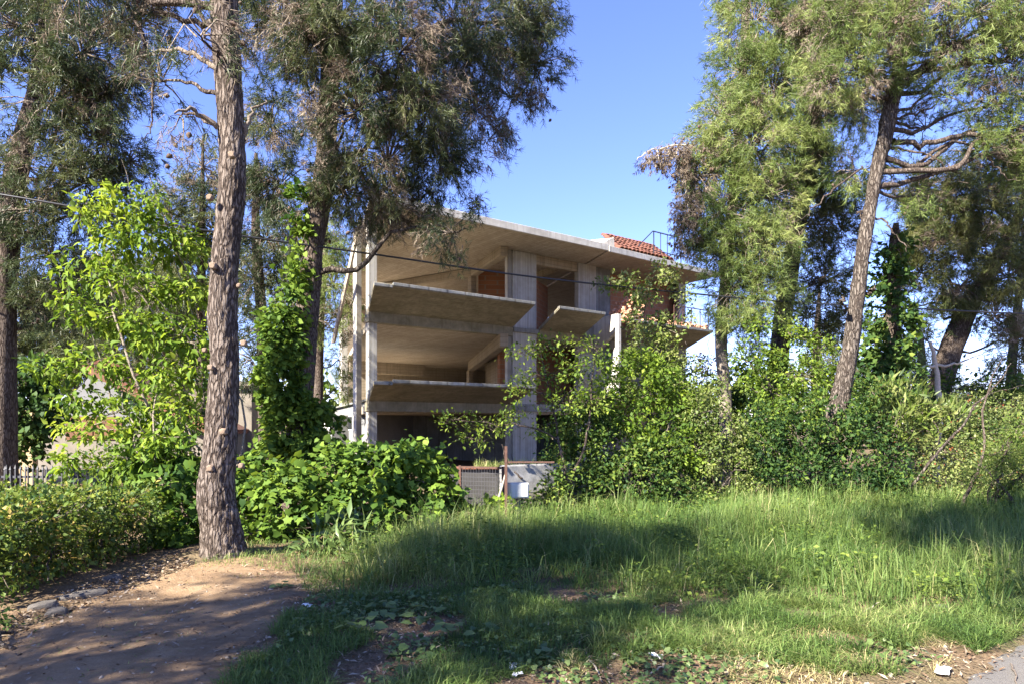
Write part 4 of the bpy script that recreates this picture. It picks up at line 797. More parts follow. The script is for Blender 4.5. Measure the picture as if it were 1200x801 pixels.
ctH = tr((962, 590, 13.8, .22), (980, 485, 13.8, .195), (998, 400, 13.8, .152), (1010, 300, 13.8, .135), (1022, 230, 13.9, .13), (1041, 140, 14, .145), (1058, 55, 14.1, .13), (1072, -50, 14.2, .12), (1085, -200, 14.3, .1), (1090, -320, 14.3, .04))
blH = [(985, 25, 13.4, 44, 36), (1030, 40, 13.2, 46, 34), (1010, 85, 13.4, 42, 28), (970, 95, 13.6, 34, 30), (1085, 20, 13.4, 50, 34), (1140, 15, 13.6, 55, 32), (1190, 25, 13.8, 40, 30), (1120, 58, 13.6, 40, 22, 0, .9), (1170, 75, 13.8, 42, 28, 0, 1.0), (1165, 122, 14, 38, 28, 0, .9), (1188, 150, 14, 32, 28, 0, 1.1), (1110, 112, 13.8, 32, 22, 0, .55), (1150, 175, 14, 30, 20, 0, .9), (1195, 190, 14.2, 26, 26), (1085, 150, 14.6, 26, 22, 0, .5), (1050, 110, 14.4, 20, 30, 0, .6), (1075, 230, 14.4, 30, 28, 0, .6), (1030, 190, 14.6, 24, 34, 0, .5), (1000, 200, 14.4, 26, 30, 0, .6),
       (1020, -50, 13.6, 90, 50), (1130, -60, 13.8, 110, 60), (1230, 40, 14, 50, 70), (1240, 160, 14.2, 50, 60), (1090, -160, 14, 140, 70), (1090, -280, 14.2, 110, 80), (1230, -70, 14, 60, 60)]
rH, bH, gH = pine('big leaning pine with a sunlit scaly trunk among the right-hand shrubs', ctH, blH, M['needle_bright'], M['bark_grey'], 71, trunk_kw=dict(sides=40, n=170, rough=.22, plates=.13), cones=.3, nw=.0075, nl=.125, dead=.14, droop=.2, per=17, Mn=13, limb_mat=M['bark_dark'])
for q, (pp, rr) in enumerate([(((1046, 165, 14), (1085, 168, 14), (1130, 160, 13.9), (1190, 158, 13.8), (1240, 170, 13.8)), (.06, .055, .05, .045, .03)), (((1040, 172, 14), (1075, 178, 13.9), (1110, 195, 13.8), (1135, 215, 13.7)), (.03, .022, .015, .006)), (((1150, 160, 13.9), (1158, 185, 13.9), (1175, 205, 13.8), (1195, 212, 13.8)), (.025, .018, .012, .005)), (((1060, 100, 14.1), (1110, 60, 13.8), (1160, 42, 13.6), (1230, 30, 13.6)), (.10, .085, .07, .05)), (((1004, 250, 13.9), (1040, 262, 13.8), (1062, 295, 13.7)), (.03, .02, .008)), (((1010, 195, 14), (960, 240, 13.6), (930, 262, 13.4)), (.02, .014, .006)), (((992, 365, 13.7), (985, 355, 13.5), (990, 352, 13.4)), (.03, .024, .02)), (((1015, 345, 13.8), (1022, 340, 13.7), (1025, 338, 13.6)), (.03, .024, .02)), (((1048, 140, 14), (1085, 128, 13.9), (1120, 110, 13.8)), (.03, .02, .008))]):
    tube_obj('limb', [(*P(*p), r) for p, r in zip(pp, rr)], M['bark_dark'] if q < 6 else M['bark_grey'], rH, bH, 7, 20, .035, q+50)

ctI = tr((1085, 600, 20, .34), (1100, 460, 20, .32), (1118, 400, 20, .3), (1140, 350, 20, .25), (1165, 310, 20, .2), (1195, 250, 20.4, .14), (1215, 190, 20.6, .06))
blI = [(1085, 220, 19.6, 36, 30), (1120, 245, 19.4, 40, 30), (1165, 240, 19.4, 40, 30), (1100, 285, 19.4, 40, 28), (1150, 290, 19.2, 44, 28), (1080, 320, 19.6, 34, 26), (1125, 335, 19.4, 38, 24), (1180, 325, 19.4, 34, 28), (1165, 370, 19.4, 34, 22), (1185, 400, 19.4, 26, 18, 0, .7), (1060, 400, 20, 26, 24, 0, .8), (1190, 210, 19.6, 34, 30), (1080, 260, 19.8, 30, 26), (1070, 360, 20, 24, 22, 0, .6), (1120, 370, 20, 20, 18, 0, .5), (1240, 270, 20, 50, 60), (1160, 200, 20, 40, 24, 0, .8)]
pine('leaning pine at the right with fine olive crown behind the others', ctI, blI, M['needle_olive'], M['bark_dark'], 73, trunk_kw=dict(sides=20, n=50, rough=.14), cones=.05, nw=.011, nl=.15, dead=.06, droop=.15, per=16, Mn=12)
back_pine('thin grey trunked pine at the right edge', ((1184, 600, 22, .16), (1184, 470, 22, .15), (1188, 400, 22, .13), (1196, 330, 22, .1), (1200, 260, 22, .04)), [(1195, 420, 21.6, 28, 22, 0, .8), (1170, 445, 21.6, 28, 18, 0, .7), (1120, 455, 21.6, 26, 16, 0, .6), (1195, 345, 21.6, 26, 22), (1215, 300, 22, 30, 30), (1195, 470, 21.6, 24, 20, 0, .3), (1140, 470, 21.8, 30, 14, 0, .25), (1215, 390, 22, 20, 40)], 'needle_olive', 79, bark='bark_grey')
back_pine('far pine closing the gap left of the big leaning trunk', ((955, 560, 30, .22), (957, 420, 30, .2), (960, 340, 30, .05)), [(960, 395, 29, 26, 16, 0, .7), (975, 420, 29, 30, 18, 0, .8), (940, 440, 29, 36, 18), (995, 440, 29, 30, 20)], 'needle_olive', 83)
back_pine('yellowish far pine behind the dead snag', ((1078, 560, 28, .22), (1080, 440, 28, .2), (1080, 390, 28, .05)), [(1070, 410, 27, 26, 18), (1085, 440, 27, 34, 20), (1060, 465, 27, 34, 22), (1110, 470, 27, 30, 20)], 'needle_bright', 89)
sn = P(1096, 432, 18); snb = np.array([sn[0], sn[1], hz(sn[0], sn[1])]); sr = empty('dead_tree', snb, 'bleached dead snag standing behind the oleander', 'dead tree')
tube_obj('trunk', [(*snb, .09), (*P(1100, 480, 18), .08), (*P(1097, 432, 18), .06), (*P(1090, 400, 18), .045)], M['dead_wood'], sr, snb, 8, 20, .01, 4)
tube_obj('limb', [(*P(1097, 430, 18), .04), (*P(1085, 428, 17.8), .035), (*P(1073, 434, 17.6), .015)], M['dead_wood'], sr, snb, 6, 12, .02, 5)
tube_obj('limb', [(*P(1096, 428, 18), .04), (*P(1120, 426, 17.8), .03), (*P(1150, 415, 17.6), .012)], M['dead_wood'], sr, snb, 6, 12, .02, 6)

# ------------------------------------------------------------------ trees and shrubs with broad leaves
rL, bL, gL = bush('lime_leaved_tree', 'young deciduous tree with bright lime green leaves left of the tall bare trunk', 'tree', P(236, 630, 9.9)[:2],
     [(108, 246, 9.8, 26, 13), (150, 240, 9.8, 26, 20), (175, 232, 9.8, 12, 12), (168, 275, 10, 40, 22), (118, 300, 10, 36, 18), (205, 288, 10.2, 34, 24), (88, 322, 9.8, 28, 12, 0, .8), (150, 330, 9.9, 45, 20), (215, 340, 10.2, 32, 24), (80, 352, 9.7, 26, 9, 0, .8), (110, 368, 9.7, 40, 15), (165, 385, 10, 46, 22), (218, 395, 10, 32, 24), (58, 432, 9.6, 40, 9), (120, 428, 9.8, 48, 16), (190, 440, 10, 44, 20), (88, 466, 9.6, 36, 11), (150, 480, 9.7, 48, 16), (208, 482, 9.9, 32, 22), (108, 502, 9.5, 42, 11), (172, 515, 9.6, 44, 16), (84, 536, 9.5, 34, 9), (140, 537, 9.5, 44, 13), (238, 440, 10, 12, 40, 0, .5), (240, 330, 10.2, 12, 30, 0, .6), (130, 215 + 60, 9.8, 20, 14)],
     [M['leaf_lime'], M['leaf_mid']], 101, stems=12, stem_r=.020, wood=M['pale_stem'], crown='crown', stem_name='branch', kind='pointed', size=.115, crad=.17, per=23, up=.6, alt=.12, shell=.25, tmean=.52, droop=.5)
def ivy_parts(root, base, blobs, rng, n, size, mat):
    meshes = []
    for q in range(6):
        V, T, kx = leaf_arrays(np.zeros((1, 3)), np.array([[1.0, 0, 0]]), np.array([[0, 0, 1.0]]), np.array([1.0]), 'ivy')
        meshes.append(mesh_np('leaf', V, T, None, [mat], tint=np.full(kx, .25+.11*q)))
    W = [to_world(b) for b in blobs]; ar = np.array([r[0]*r[2] for _, r, _ in W]); pick = rng.choice(len(W), n*3, p=ar/ar.sum()); made = 0
    from mathutils import Matrix
    for i in pick:
        c, r, _ = W[i]; d = rng.normal(size=3); d[1] = -abs(d[1])*1.1-.3; d[2] += .25; d = norm(d[None])[0]
        p = c + d*r*rng.uniform(1.02, 1.12)
        if p[2] < H(p[0], p[1])+.08: continue
        if any(np.sum(((p-c2)/r2)**2) < .9 for c2, r2, _ in W): continue
        N = norm((d*.7 + np.array([0, 0, .45]) + rng.normal(0, .3, 3))[None])[0]; F = rng.normal(0, .5, 3)+np.array([0, -.2, -.8]); F = norm((F-N*(F@N))[None])[0]; Sx = np.cross(N, F)
        o = link('leaf', meshes[int(rng.integers(6))], root); s = size*rng.uniform(.8, 1.3); q = p-base
        o.matrix_local = Matrix(((F[0]*s, Sx[0]*s, N[0]*s, q[0]), (F[1]*s, Sx[1]*s, N[1]*s, q[1]), (F[2]*s, Sx[2]*s, N[2]*s, q[2]), (0, 0, 0, 1)))
        made += 1
        if made >= n: break
ivb = [(300, 566, 10.2, 32, 36), (335, 590, 9.8, 46, 44), (385, 562, 10.2, 40, 38), (432, 556, 10.3, 42, 34), (482, 558, 10.3, 42, 38), (515, 588, 10.3, 24, 48), (440, 600, 9.9, 62, 40), (372, 616, 9.5, 50, 34), (296, 630, 9.2, 34, 26), (495, 612, 10.1, 40, 34), (408, 528, 10.4, 20, 14, 0, .7), (470, 528, 10.4, 24, 12, 0, .8)]
rI, bI, gI = bush('ivy_hedge', 'sprawling mound of glossy ivy with large bright leaves beside the mesh gate', 'ivy', P(420, 640, 9.9)[:2], ivb, [M['leaf_ivy']], 103, stems=4, wood=M['bark_dark'], kind='heart', size=.098, crad=.18, per=30, up=.45, shell=.75, tmean=.55, tvar=.2, droop=.6)
ivy_parts(rI, bI, ivb, gI, 290, .108, M['leaf_ivy'])
bush('ivy_hedge', 'dark shaded ivy behind the clipped hedge, left of the tall bare trunk', 'ivy', P(205, 655, 9.2)[:2], [(190, 560, 9.6, 36, 28), (150, 545, 9.9, 34, 18), (215, 595, 9.2, 30, 44), (195, 635, 8.8, 28, 28), (225, 640, 8.9, 20, 20), (222, 540, 9.6, 18, 26)], [M['leaf_ivy']], 105, stems=3, wood=M['bark_dark'], kind='heart', size=.115, crad=.18, per=22, up=.4, shell=.7, tmean=.5, droop=.6)
bush('ivy_hedge', 'dark ivy covering the left corner of the old house porch', 'ivy', P(25, 560, 15)[:2], [(20, 450, 15, 34, 26), (35, 490, 15, 32, 34), (15, 530, 15, 34, 34), (45, 440, 15, 26, 20), (-20, 480, 15, 30, 60), (60, 470, 15, 16, 26)], [M['leaf_dark']], 107, stems=3, wood=M['bark_dark'], kind='heart', size=.12, crad=.2, per=22, up=.35, shell=.7, tmean=.45, droop=.6)

bush('dense_shrub', 'dark green shrub added for the shade behind the lime leaved tree, hiding the old house wall', 'shrub', P(200, 600, 12.5)[:2], [(195, 480, 12.5, 34, 40), (215, 530, 12.3, 30, 40), (160, 530, 12.4, 36, 30), (120, 545, 12.5, 36, 18), (230, 470, 12.8, 16, 40), (170, 460, 13, 26, 22, 0, .6)], [M['leaf_dark'], M['leaf_mid']], 108, stems=5, kind='small', size=.085, crad=.2, per=34, up=.6, alt=.35, shell=.5, tmean=.5)  # added shrub, its dark leaves stand in for the shade behind the tree
# clipped hedge along the path
hb = []
hpoly = [(-6.6, 5.2), (-4.6, 5.9), (-4.3, 7.0), (-4.25, 8.2), (-4.7, 8.6), (-8.4, 8.4), (-8.4, 5.4)]
gx = np.arange(-8.0, -4.0, .42)
for x in gx:
    for y in np.arange(5.5, 8.9, .42):
        if inside(np.array([x]), np.array([y]), hpoly)[0]:
            edge = seg_dist(np.array([x]), np.array([y]), hpoly)[0]
            hb.append((np.array([x+random.uniform(-.06, .06), y+random.uniform(-.06, .06), (.66 if y < 7.4 else .60)+random.uniform(-.03, .03)]), np.array([.33, .33, .23]), 1.15))
            if edge < .5: hb.append((np.array([x, y, .33]), np.array([.33, .33, .27]), .75))
hc = np.array([-5.4, 7.2, float(H(-5.4, 7.2))]); rh = empty('clipped_hedge', hc, 'clipped small leaved hedge bordering the dirt path at the left', 'hedge')
rngh = np.random.default_rng(109)
leaves_mesh('foliage', rh, hc, hb, rngh, [M['leaf_hedge'], M['leaf_dark']], 'small', .058, .13, 32, up=.7, shell=.7, world=True, tmean=.5, tvar=.22, alt=.2, twigs=.5)
for q in range(26):
    x, y = rngh.uniform(-6.2, -4.3), rngh.uniform(5.7, 8.3)
    if inside(np.array([x]), np.array([y]), hpoly)[0]:
        b0 = np.array([x, y, hz(x, y)-.02]); e = b0+np.array([rngh.normal(0, .15), rngh.normal(0, .15), rngh.uniform(.4, .65)])
        tube_obj('stem', [(*b0, .012), (*(b0*.5+e*.5+rngh.normal(0, .04, 3)), .009), (*e, .004)], M['bark_grey'], rh, hc, 5, 8, .01, q)
bush('low_shrub', 'low dark shrub at the bottom left foot of the clipped hedge', 'shrub', G(10, 775), [(14, 742, 5.3, 34, 18), (-30, 735, 5.3, 40, 30), (30, 760, 5.1, 16, 8)], [M['leaf_dark'], M['leaf_mid']], 111, stems=3, kind='oval', size=.05, crad=.10, per=20, up=.8, tmean=.5)

# the thicket in front of the house
bush('tall_shrub', 'tall olive green shrub reaching up to the rubble strewn balcony', 'shrub', P(765, 600, 15)[:2], [(735, 332, 15, 15, 13), (756, 345, 15, 18, 13), (780, 322, 15, 18, 15), (800, 345, 15, 14, 12, 0, .7), (712, 330, 15, 12, 10, 0, .7), (752, 372, 15, 20, 16, 0, .8), (786, 385, 15, 20, 18, 0, .8), (770, 410, 15, 34, 20), (745, 432, 15, 22, 14, 0, .8), (800, 435, 15, 24, 20, 0, .8), (760, 450, 15, 36, 22), (820, 460, 15, 24, 30), (790, 480, 15, 34, 24)],
     [M['leaf_olive'], M['leaf_mid']], 113, stems=7, stem_r=.03, kind='small', size=.085, crad=.17, per=38, up=.5, alt=.25, shell=.3, tmean=.55)
bush('leafy_shrub', 'bright lime leaved shrub in the middle of the thicket below the party wall', 'shrub', P(745, 600, 13.6)[:2], [(745, 424, 13.5, 28, 16), (775, 440, 13.5, 26, 20), (718, 455, 13.5, 26, 18), (760, 465, 13.4, 30, 18), (715, 430, 13.6, 16, 14, 0, .7), (795, 470, 13.5, 22, 20), (730, 492, 13.3, 34, 18), (698, 478, 13.4, 18, 16), (782, 505, 13.2, 30, 18), (755, 525, 13.1, 36, 16), (800, 535, 13.1, 24, 24)],
     [M['leaf_lime'], M['leaf_mid']], 117, stems=6, stem_r=.022, kind='small', size=.09, crad=.17, per=36, up=.7, alt=.3, shell=.35, tmean=.45, droop=.4)
bush('dense_shrub', 'dense dark green shrub spreading right beside the low boundary wall', 'shrub', P(720, 600, 12.9)[:2], [(680, 500, 12.9, 34, 26), (715, 525, 12.8, 38, 28), (668, 545, 12.8, 28, 28), (705, 572, 12.7, 40, 28), (757, 560, 12.7, 38, 32), (790, 588, 12.6, 34, 24), (770, 530, 12.9, 34, 26), (700, 490, 13.1, 30, 22), (735, 545, 12.7, 34, 26), (652, 520, 12.8, 18, 18, 0, .7), (740, 596, 12.6, 40, 18), (682, 590, 12.6, 30, 18)],
     [M['leaf_dark'], M['leaf_mid']], 119, stems=6, stem_r=.025, kind='small', size=.085, crad=.18, per=41, up=.7, alt=.4, shell=.5, tmean=.5)
rS, bS, gS = bush('sapling', 'slender sapling with thin layered sprays of small leaves crossing the front pillar', 'sapling', P(672, 605, 12.2)[:2], [(535, 494, 12, 26, 5), (575, 500, 12, 30, 8), (562, 514, 12, 26, 6), (602, 487, 12, 24, 8), (618, 412, 12.4, 26, 8), (652, 405, 12.4, 28, 9), (640, 440, 12.3, 36, 10), (684, 432, 12.4, 34, 14), (612, 455, 12.2, 26, 7), (662, 470, 12.3, 36, 13), (640, 500, 12.2, 26, 8), (690, 470, 12.4, 30, 18), (695, 405, 12.4, 20, 14, 0, .7)],
     [M['leaf_mid'], M['leaf_lime']], 121, stems=0, kind='small', size=.075, crad=.13, per=16, up=1.5, alt=.25, shell=.1, tmean=.55, droop=.1, jitter=.6, twigs=.8, wood=M['bark_dark'])
for q, (pp, rr) in enumerate([(((672, 605, 12.2), (660, 540, 12.2), (650, 490, 12.3), (640, 440, 12.3), (632, 405, 12.4)), (.032, .028, .022, .015, .006)), (((655, 515, 12.25), (620, 500, 12.1), (575, 495, 12), (525, 490, 12)), (.02, .015, .010, .004)), (((668, 570, 12.2), (690, 500, 12.3), (694, 440, 12.4), (700, 400, 12.4)), (.026, .02, .014, .005)), (((645, 465, 12.3), (620, 455, 12.2), (600, 452, 12.2)), (.013, .009, .003)), (((588, 520, 12.1), (596, 545, 12.15), (612, 560, 12.2)), (.004, .012, .018)), (((648, 480, 12.3), (672, 455, 12.4), (690, 430, 12.4)), (.014, .010, .004))]):
    tube_obj('branch', [(*P(*p), r) for p, r in zip(pp, rr)], M['bark_dark'], rS, bS, 6, 18, .012, q+80)
bush('leafy_shrub', 'small lime leaved shrub between the mesh gate and the rusty post', 'shrub', P(578, 612, 10.9)[:2], [(577, 598, 10.9, 18, 14), (570, 610, 10.8, 16, 8), (590, 606, 10.8, 10, 10)], [M['leaf_lime'], M['leaf_ivy']], 123, stems=2, stem_r=.01, kind='heart', size=.09, crad=.11, per=26, up=.6, tmean=.4)
bush('dense_shrub', 'low leafy shrub hiding the right end of the low boundary wall', 'shrub', P(645, 610, 12)[:2], [(640, 585, 12, 22, 22), (655, 565, 12.1, 18, 22), (628, 598, 11.9, 16, 12)], [M['leaf_mid'], M['leaf_dark']], 126, stems=3, kind='small', size=.08, crad=.15, per=30, up=.7, alt=.4, shell=.4)
bush('leafy_shrub', 'olive shrub below the bright sunlit pine with its twigs in the sun', 'shrub', P(832, 605, 13)[:2], [(822, 482, 13.2, 24, 22), (852, 500, 13, 28, 24), (828, 535, 13, 26, 26), (812, 580, 12.8, 24, 22), (860, 550, 12.9, 26, 30), (848, 588, 12.8, 30, 18), (880, 580, 12.8, 20, 22), (840, 455, 13.2, 18, 14, 0, .7)],
     [M['leaf_olive'], M['leaf_mid']], 127, stems=6, stem_r=.02, kind='small', size=.065, crad=.16, per=41, up=.6, alt=.3, shell=.4, tmean=.5)
bush('leafy_shrub', 'loose fresh green shrub against the sky between the two dark pine trunks', 'shrub', P(925, 600, 14.8)[:2], [(880, 425, 14.8, 24, 24), (905, 455, 14.6, 28, 24), (930, 395, 14.8, 26, 12, 0, .8), (960, 408, 14.8, 26, 14, 0, .8), (940, 440, 14.7, 30, 22), (978, 450, 14.7, 22, 22), (890, 380, 14.9, 20, 12, 0, .6), (915, 420, 14.8, 24, 16), (960, 475, 14.6, 30, 18), (905, 490, 14.5, 34, 22)],
     [M['leaf_mid'], M['leaf_lime']], 131, stems=6, stem_r=.022, kind='small', size=.085, crad=.17, per=34, up=.6, alt=.3, shell=.3, tmean=.5)
bush('dense_shrub', 'big dark green shrub in shade around the foot of the leaning trunk', 'shrub', P(960, 605, 13.2)[:2], [(900, 520, 13.2, 32, 28), (935, 510, 13.1, 34, 26), (905, 565, 13, 34, 32), (950, 555, 12.9, 38, 34), (990, 520, 13.1, 30, 28), (1005, 565, 12.9, 36, 34), (1040, 545, 13, 32, 34), (1020, 505, 13.2, 30, 24), (975, 590, 12.8, 40, 20), (1060, 585, 12.9, 28, 20), (925, 593, 12.8, 36, 18), (1035, 590, 12.8, 30, 18), (1000, 485, 13.3, 22, 18), (1020, 460, 13.6, 22, 18, 0, .7), (945, 480, 13.4, 26, 18, 0, .8), (890, 490, 13.4, 20, 16, 0, .7)],
     [M['leaf_dark'], M['leaf_mid']], 133, stems=6, stem_r=.03, kind='small', size=.08, crad=.18, per=45, up=.7, alt=.22, shell=.5, tmean=.4)
bush('oleander', 'oleander with long narrow yellowish leaves right of the leaning trunk', 'shrub', P(1055, 600, 13.8)[:2], [(1040, 470, 13.8, 24, 16), (1062, 462, 13.8, 24, 14), (1085, 475, 13.7, 26, 16), (1050, 495, 13.6, 30, 18), (1090, 500, 13.6, 26, 20), (1115, 490, 13.7, 20, 14)], [M['leaf_olive'], M['leaf_mid']], 137, stems=6, stem_r=.018, kind='lance', size=.19, crad=.2, per=22, up=.2, alt=.3, shell=.3, tmean=.6, droop=-.9)
rT, bT, gT = bush('thicket_shrub', 'sunlit tangled thicket of small leaves with bare stems at the right', 'shrub', P(1125, 600, 13)[:2], [(1110, 530, 13.4, 32, 24), (1150, 510, 13.4, 30, 22, 0, .9), (1130, 480, 15, 34, 20), (1180, 475, 15, 34, 20), (1080, 520, 15, 40, 30), (1190, 540, 15, 40, 40), (1140, 560, 15, 44, 34), (1090, 560, 13, 28, 28, 0, .8), (1130, 565, 13, 32, 28, 0, .8), (1170, 545, 13.2, 30, 26, 0, .7), (1185, 500, 13.3, 24, 22, 0, .6), (1110, 590, 12.8, 34, 14), (1160, 588, 12.8, 34, 16), (1210, 540, 13.2, 24, 50)],
     [M['leaf_olive'], M['leaf_red']], 139, stems=5, stem_r=.014, wood=M['bark_grey'], kind='small', size=.06, crad=.17, per=34, up=.6, alt=.03, shell=.2, tmean=.55)
for q, (pp, rr) in enumerate([(((1062, 575, 12.6), (1100, 530, 12.6), (1140, 480, 12.7), (1165, 450, 12.8), (1185, 425, 12.9)), (.028, .024, .02, .014, .006)), (((1118, 612, 11.8), (1138, 570, 11.8), (1152, 530, 11.9), (1154, 470, 12), (1178, 415, 12.2)), (.032, .028, .022, .014, .005)), (((1150, 535, 11.9), (1175, 525, 12), (1200, 490, 12.2)), (.018, .012, .005)), (((1140, 480, 12.7), (1158, 462, 12.7), (1200, 450, 12.7)), (.012, .008, .003))]):
    tube_obj('stem', [(*P(*p), r) for p, r in zip(pp, rr)], M['bark_grey'] if q in (0, 3) else M['bark_dark'], rT, bT, 6, 18, .02, q+90)
rE, bE, gE = bush('small_tree', 'small dark fine leaved tree at the right edge of the tall grass', 'tree', P(1172, 625, 11.4)[:2], [(1178, 530, 11.4, 30, 22), (1200, 505, 11.5, 24, 18), (1160, 555, 11.3, 26, 16), (1195, 560, 11.3, 30, 20), (1225, 530, 11.4, 30, 40), (1180, 580, 11.2, 26, 10, 0, .6)], [M['leaf_mid'], M['leaf_olive']], 141, stems=5, stem_r=.03, wood=M['bark_dark'], crown='crown', kind='lance', size=.065, crad=.15, per=57, up=.5, alt=.2, shell=.3, tmean=.45, tvar=.12)
bush('dense_shrub', 'tall deep green shrub behind the thicket, closing the gap right of the concrete house', 'shrub', P(860, 580, 17.5)[:2], [(800, 500, 17.5, 34, 40), (835, 470, 17.5, 26, 26), (870, 500, 17.5, 40, 44), (865, 450, 17.6, 22, 24, 0, .8), (920, 490, 17.5, 36, 40), (780, 540, 17.4, 40, 36), (850, 545, 17.4, 50, 36), (960, 500, 17.5, 30, 40)], [M['leaf_dark'], M['leaf_mid']], 151, stems=5, kind='small', size=.13, crad=.26, per=34, up=.6, alt=.35, shell=.5, tmean=.5)
bush('dense_shrub', 'tall deep green shrub behind the oleander and the dead snag', 'shrub', P(1110, 580, 19)[:2], [(1060, 500, 19, 36, 36), (1110, 485, 19, 38, 34), (1160, 490, 19, 40, 34), (1200, 475, 19, 34, 40), (1075, 460, 19, 24, 18, 0, .8), (1130, 450, 19, 26, 18, 0, .7), (1180, 445, 19, 24, 18, 0, .7), (1140, 540, 19, 60, 34), (1230, 520, 19, 40, 50)], [M['leaf_mid'], M['leaf_dark']], 152, stems=5, kind='small', size=.13, crad=.28, per=32, up=.6, alt=.4, shell=.5, tmean=.45)
# ivy-covered column of a dead trunk
ctK = tr((1045, 600, 15.8, .2), (1046, 420, 15.8, .18), (1048, 300, 15.8, .14), (1050, 262, 15.8, .06)); bK = np.array(ctK[0][:3]); rK = empty('ivy_clad_trunk', bK, 'slim upright trunk smothered in dark ivy right of the leaning trunk', 'tree')
trunk_obj(rK, bK, np.array(ctK), M['bark_dark'], 14, 40)
leaves_mesh('climbing_ivy', rK, bK, [to_world(b) for b in [(1050, 290, 15.6, 16, 24), (1045, 330, 15.6, 22, 26), (1042, 370, 15.6, 28, 26), (1040, 410, 15.5, 30, 26), (1042, 450, 15.5, 30, 26), (1025, 430, 15.5, 18, 30), (1040, 490, 15.5, 30, 26)]], np.random.default_rng(143), [M['leaf_dark'], M['leaf_mid']], 'heart', .10, .18, 26, up=.4, shell=.6, world=True, alt=.25, tmean=.5, droop=.5)
bush('russet_shrub', 'small shrub with russet withered leaves at the right corner of the concrete house', 'shrub', P(828, 560, 17)[:2], [(830, 425, 17, 12, 12), (822, 440, 17, 10, 10)], [M['leaf_red'], M['leaf_olive']], 147, stems=2, kind='oval', size=.09, crad=.15, per=14, alt=.3)
bush('big_leaved_plant', 'blue green plant with long drooping leaves at the foot of the ivy', 'plant', G(395, 652), [(385, 632, 8.6, 26, 16), (415, 625, 8.9, 26, 16), (365, 645, 8.3, 20, 10), (400, 652, 8.2, 24, 10), (440, 635, 8.9, 20, 12)], [M['weed']], 149, stems=0, kind='lance', size=.24, crad=.14, per=16, up=.9, droop=.2, tmean=.45, shell=.2)
# far belt of trees closing the view
rng = np.random.default_rng(151); fb = []
for x in np.arange(-46, 60, 2.2):
    h_ = rng.uniform(3.4, 5.8) if x > 5 else rng.uniform(3, 5.5); fb.append((np.array([x, 46+rng.uniform(-4, 4)+.1*abs(x), h_*.45]), np.array([1.9, 1.6, h_*.55]), .8))
tag(leaves_mesh('distant_trees', None, (0, 0, 0), fb, rng, [M['leaf_mid'], M['leaf_olive']], 'small', .55, .7, 18, up=.5, world=True, alt=.4, tmean=.4), kind='stuff')

# ------------------------------------------------------------------ grass, weeds and litter
rng = np.random.default_rng(201)
def scatter(poly_px, n, far=None):
    poly = [tuple(G(*p)) for p in poly_px]; a = np.array(poly); lo, hi = a.min(0), a.max(0); out = []
    while sum(map(len, out)) < n:
        p = rng.uniform(lo, hi, (n*3, 2)); p = p[inside(p[:, 0], p[:, 1], poly)]; w_ = np.clip((7.5/np.maximum(p[:, 1], 3))**1.4, .12, 1); out.append(p[rng.random(len(p)) < w_])
    return np.concatenate(out)[:n]
TALL = [(345, 690), (365, 655), (430, 628), (545, 612), (640, 598), (760, 590), (900, 584), (1250, 584), (1420, 640), (1330, 716), (1120, 718), (1010, 728), (930, 700), (860, 716), (770, 704), (640, 690), (560, 690), (470, 700), (400, 705)]
def cull(p, sc, seed, thr):
    q = patch_noise(p[:, 0], p[:, 1], sc, seed); return p[q > thr]
tc = scatter(TALL, 9300); ntuft = len(tc); m_ = 12
big_ = patch_noise(tc[:, 0], tc[:, 1], .75, 3.3); med_ = patch_noise(tc[:, 0], tc[:, 1], 2.3, 7.7)
edge = np.clip((seg_dist(tc[:, 0], tc[:, 1], [tuple(G(*q)) for q in TALL])+.25*med_)/1.15, .2, 1)
th_ = (.42 + .24*big_ + .18*med_)*rng.uniform(.6, 1.25, ntuft)*edge; taz = 2.4*patch_noise(tc[:, 0], tc[:, 1], .6, 12.1)*np.pi/2 + rng.normal(0, .9, ntuft); tl_ = np.clip(rng.beta(2, 1.9, ntuft)*1.35 + .45*np.maximum(0, patch_noise(tc[:, 0], tc[:, 1], 1.1, 15.5)), 0, 1.35)
ix = np.repeat(np.arange(ntuft), m_); off = rng.normal(0, .055, (len(ix), 2)); p = tc[ix]+off; ok = inside(p[:, 0], p[:, 1], [tuple(G(*q)) for q in TALL]) | (rng.random(len(p)) < .5)
az = np.where(rng.random(len(ix)) < .55, np.arctan2(off[:, 1], off[:, 0]), taz[ix]) + rng.normal(0, .7, len(ix))
tag(grass_obj('tall_grass', p[ok], (np.maximum(th_, .06)[ix]*rng.uniform(.45, 1.3, len(ix)))[ok], (.0056*np.maximum(1, p[:, 1]/8)*rng.uniform(.6, 1.5, len(ix)))[ok], np.clip(tl_[ix]+rng.normal(0, .25, len(ix)), .02, 1.7)[ok], (.48 + .32*big_[ix] + rng.normal(0, .10, ntuft)[ix] + rng.normal(0, .12, len(ix)))[ok], rng, M['grass'], az[ok]), kind='stuff')
cc = scatter(TALL, 420); ix = np.repeat(np.arange(len(cc)), 15); off = rng.normal(0, .05, (len(ix), 2)); p = cc[ix]+off; ch = rng.uniform(.30, .58, len(cc))
tag(grass_obj('coarse_grass', p, ch[ix]*rng.uniform(.6, 1.15, len(ix)), (.010*np.maximum(1, p[:, 1]/8)*rng.uniform(.7, 1.3, len(ix))), rng.uniform(.5, 1.45, len(ix)), np.clip(.45+rng.normal(0, .2, len(cc))[ix]+rng.normal(0, .1, len(ix)), 0, .95), rng, M['grass'], np.arctan2(off[:, 1], off[:, 0])+rng.normal(0, .4, len(ix))), kind='stuff')
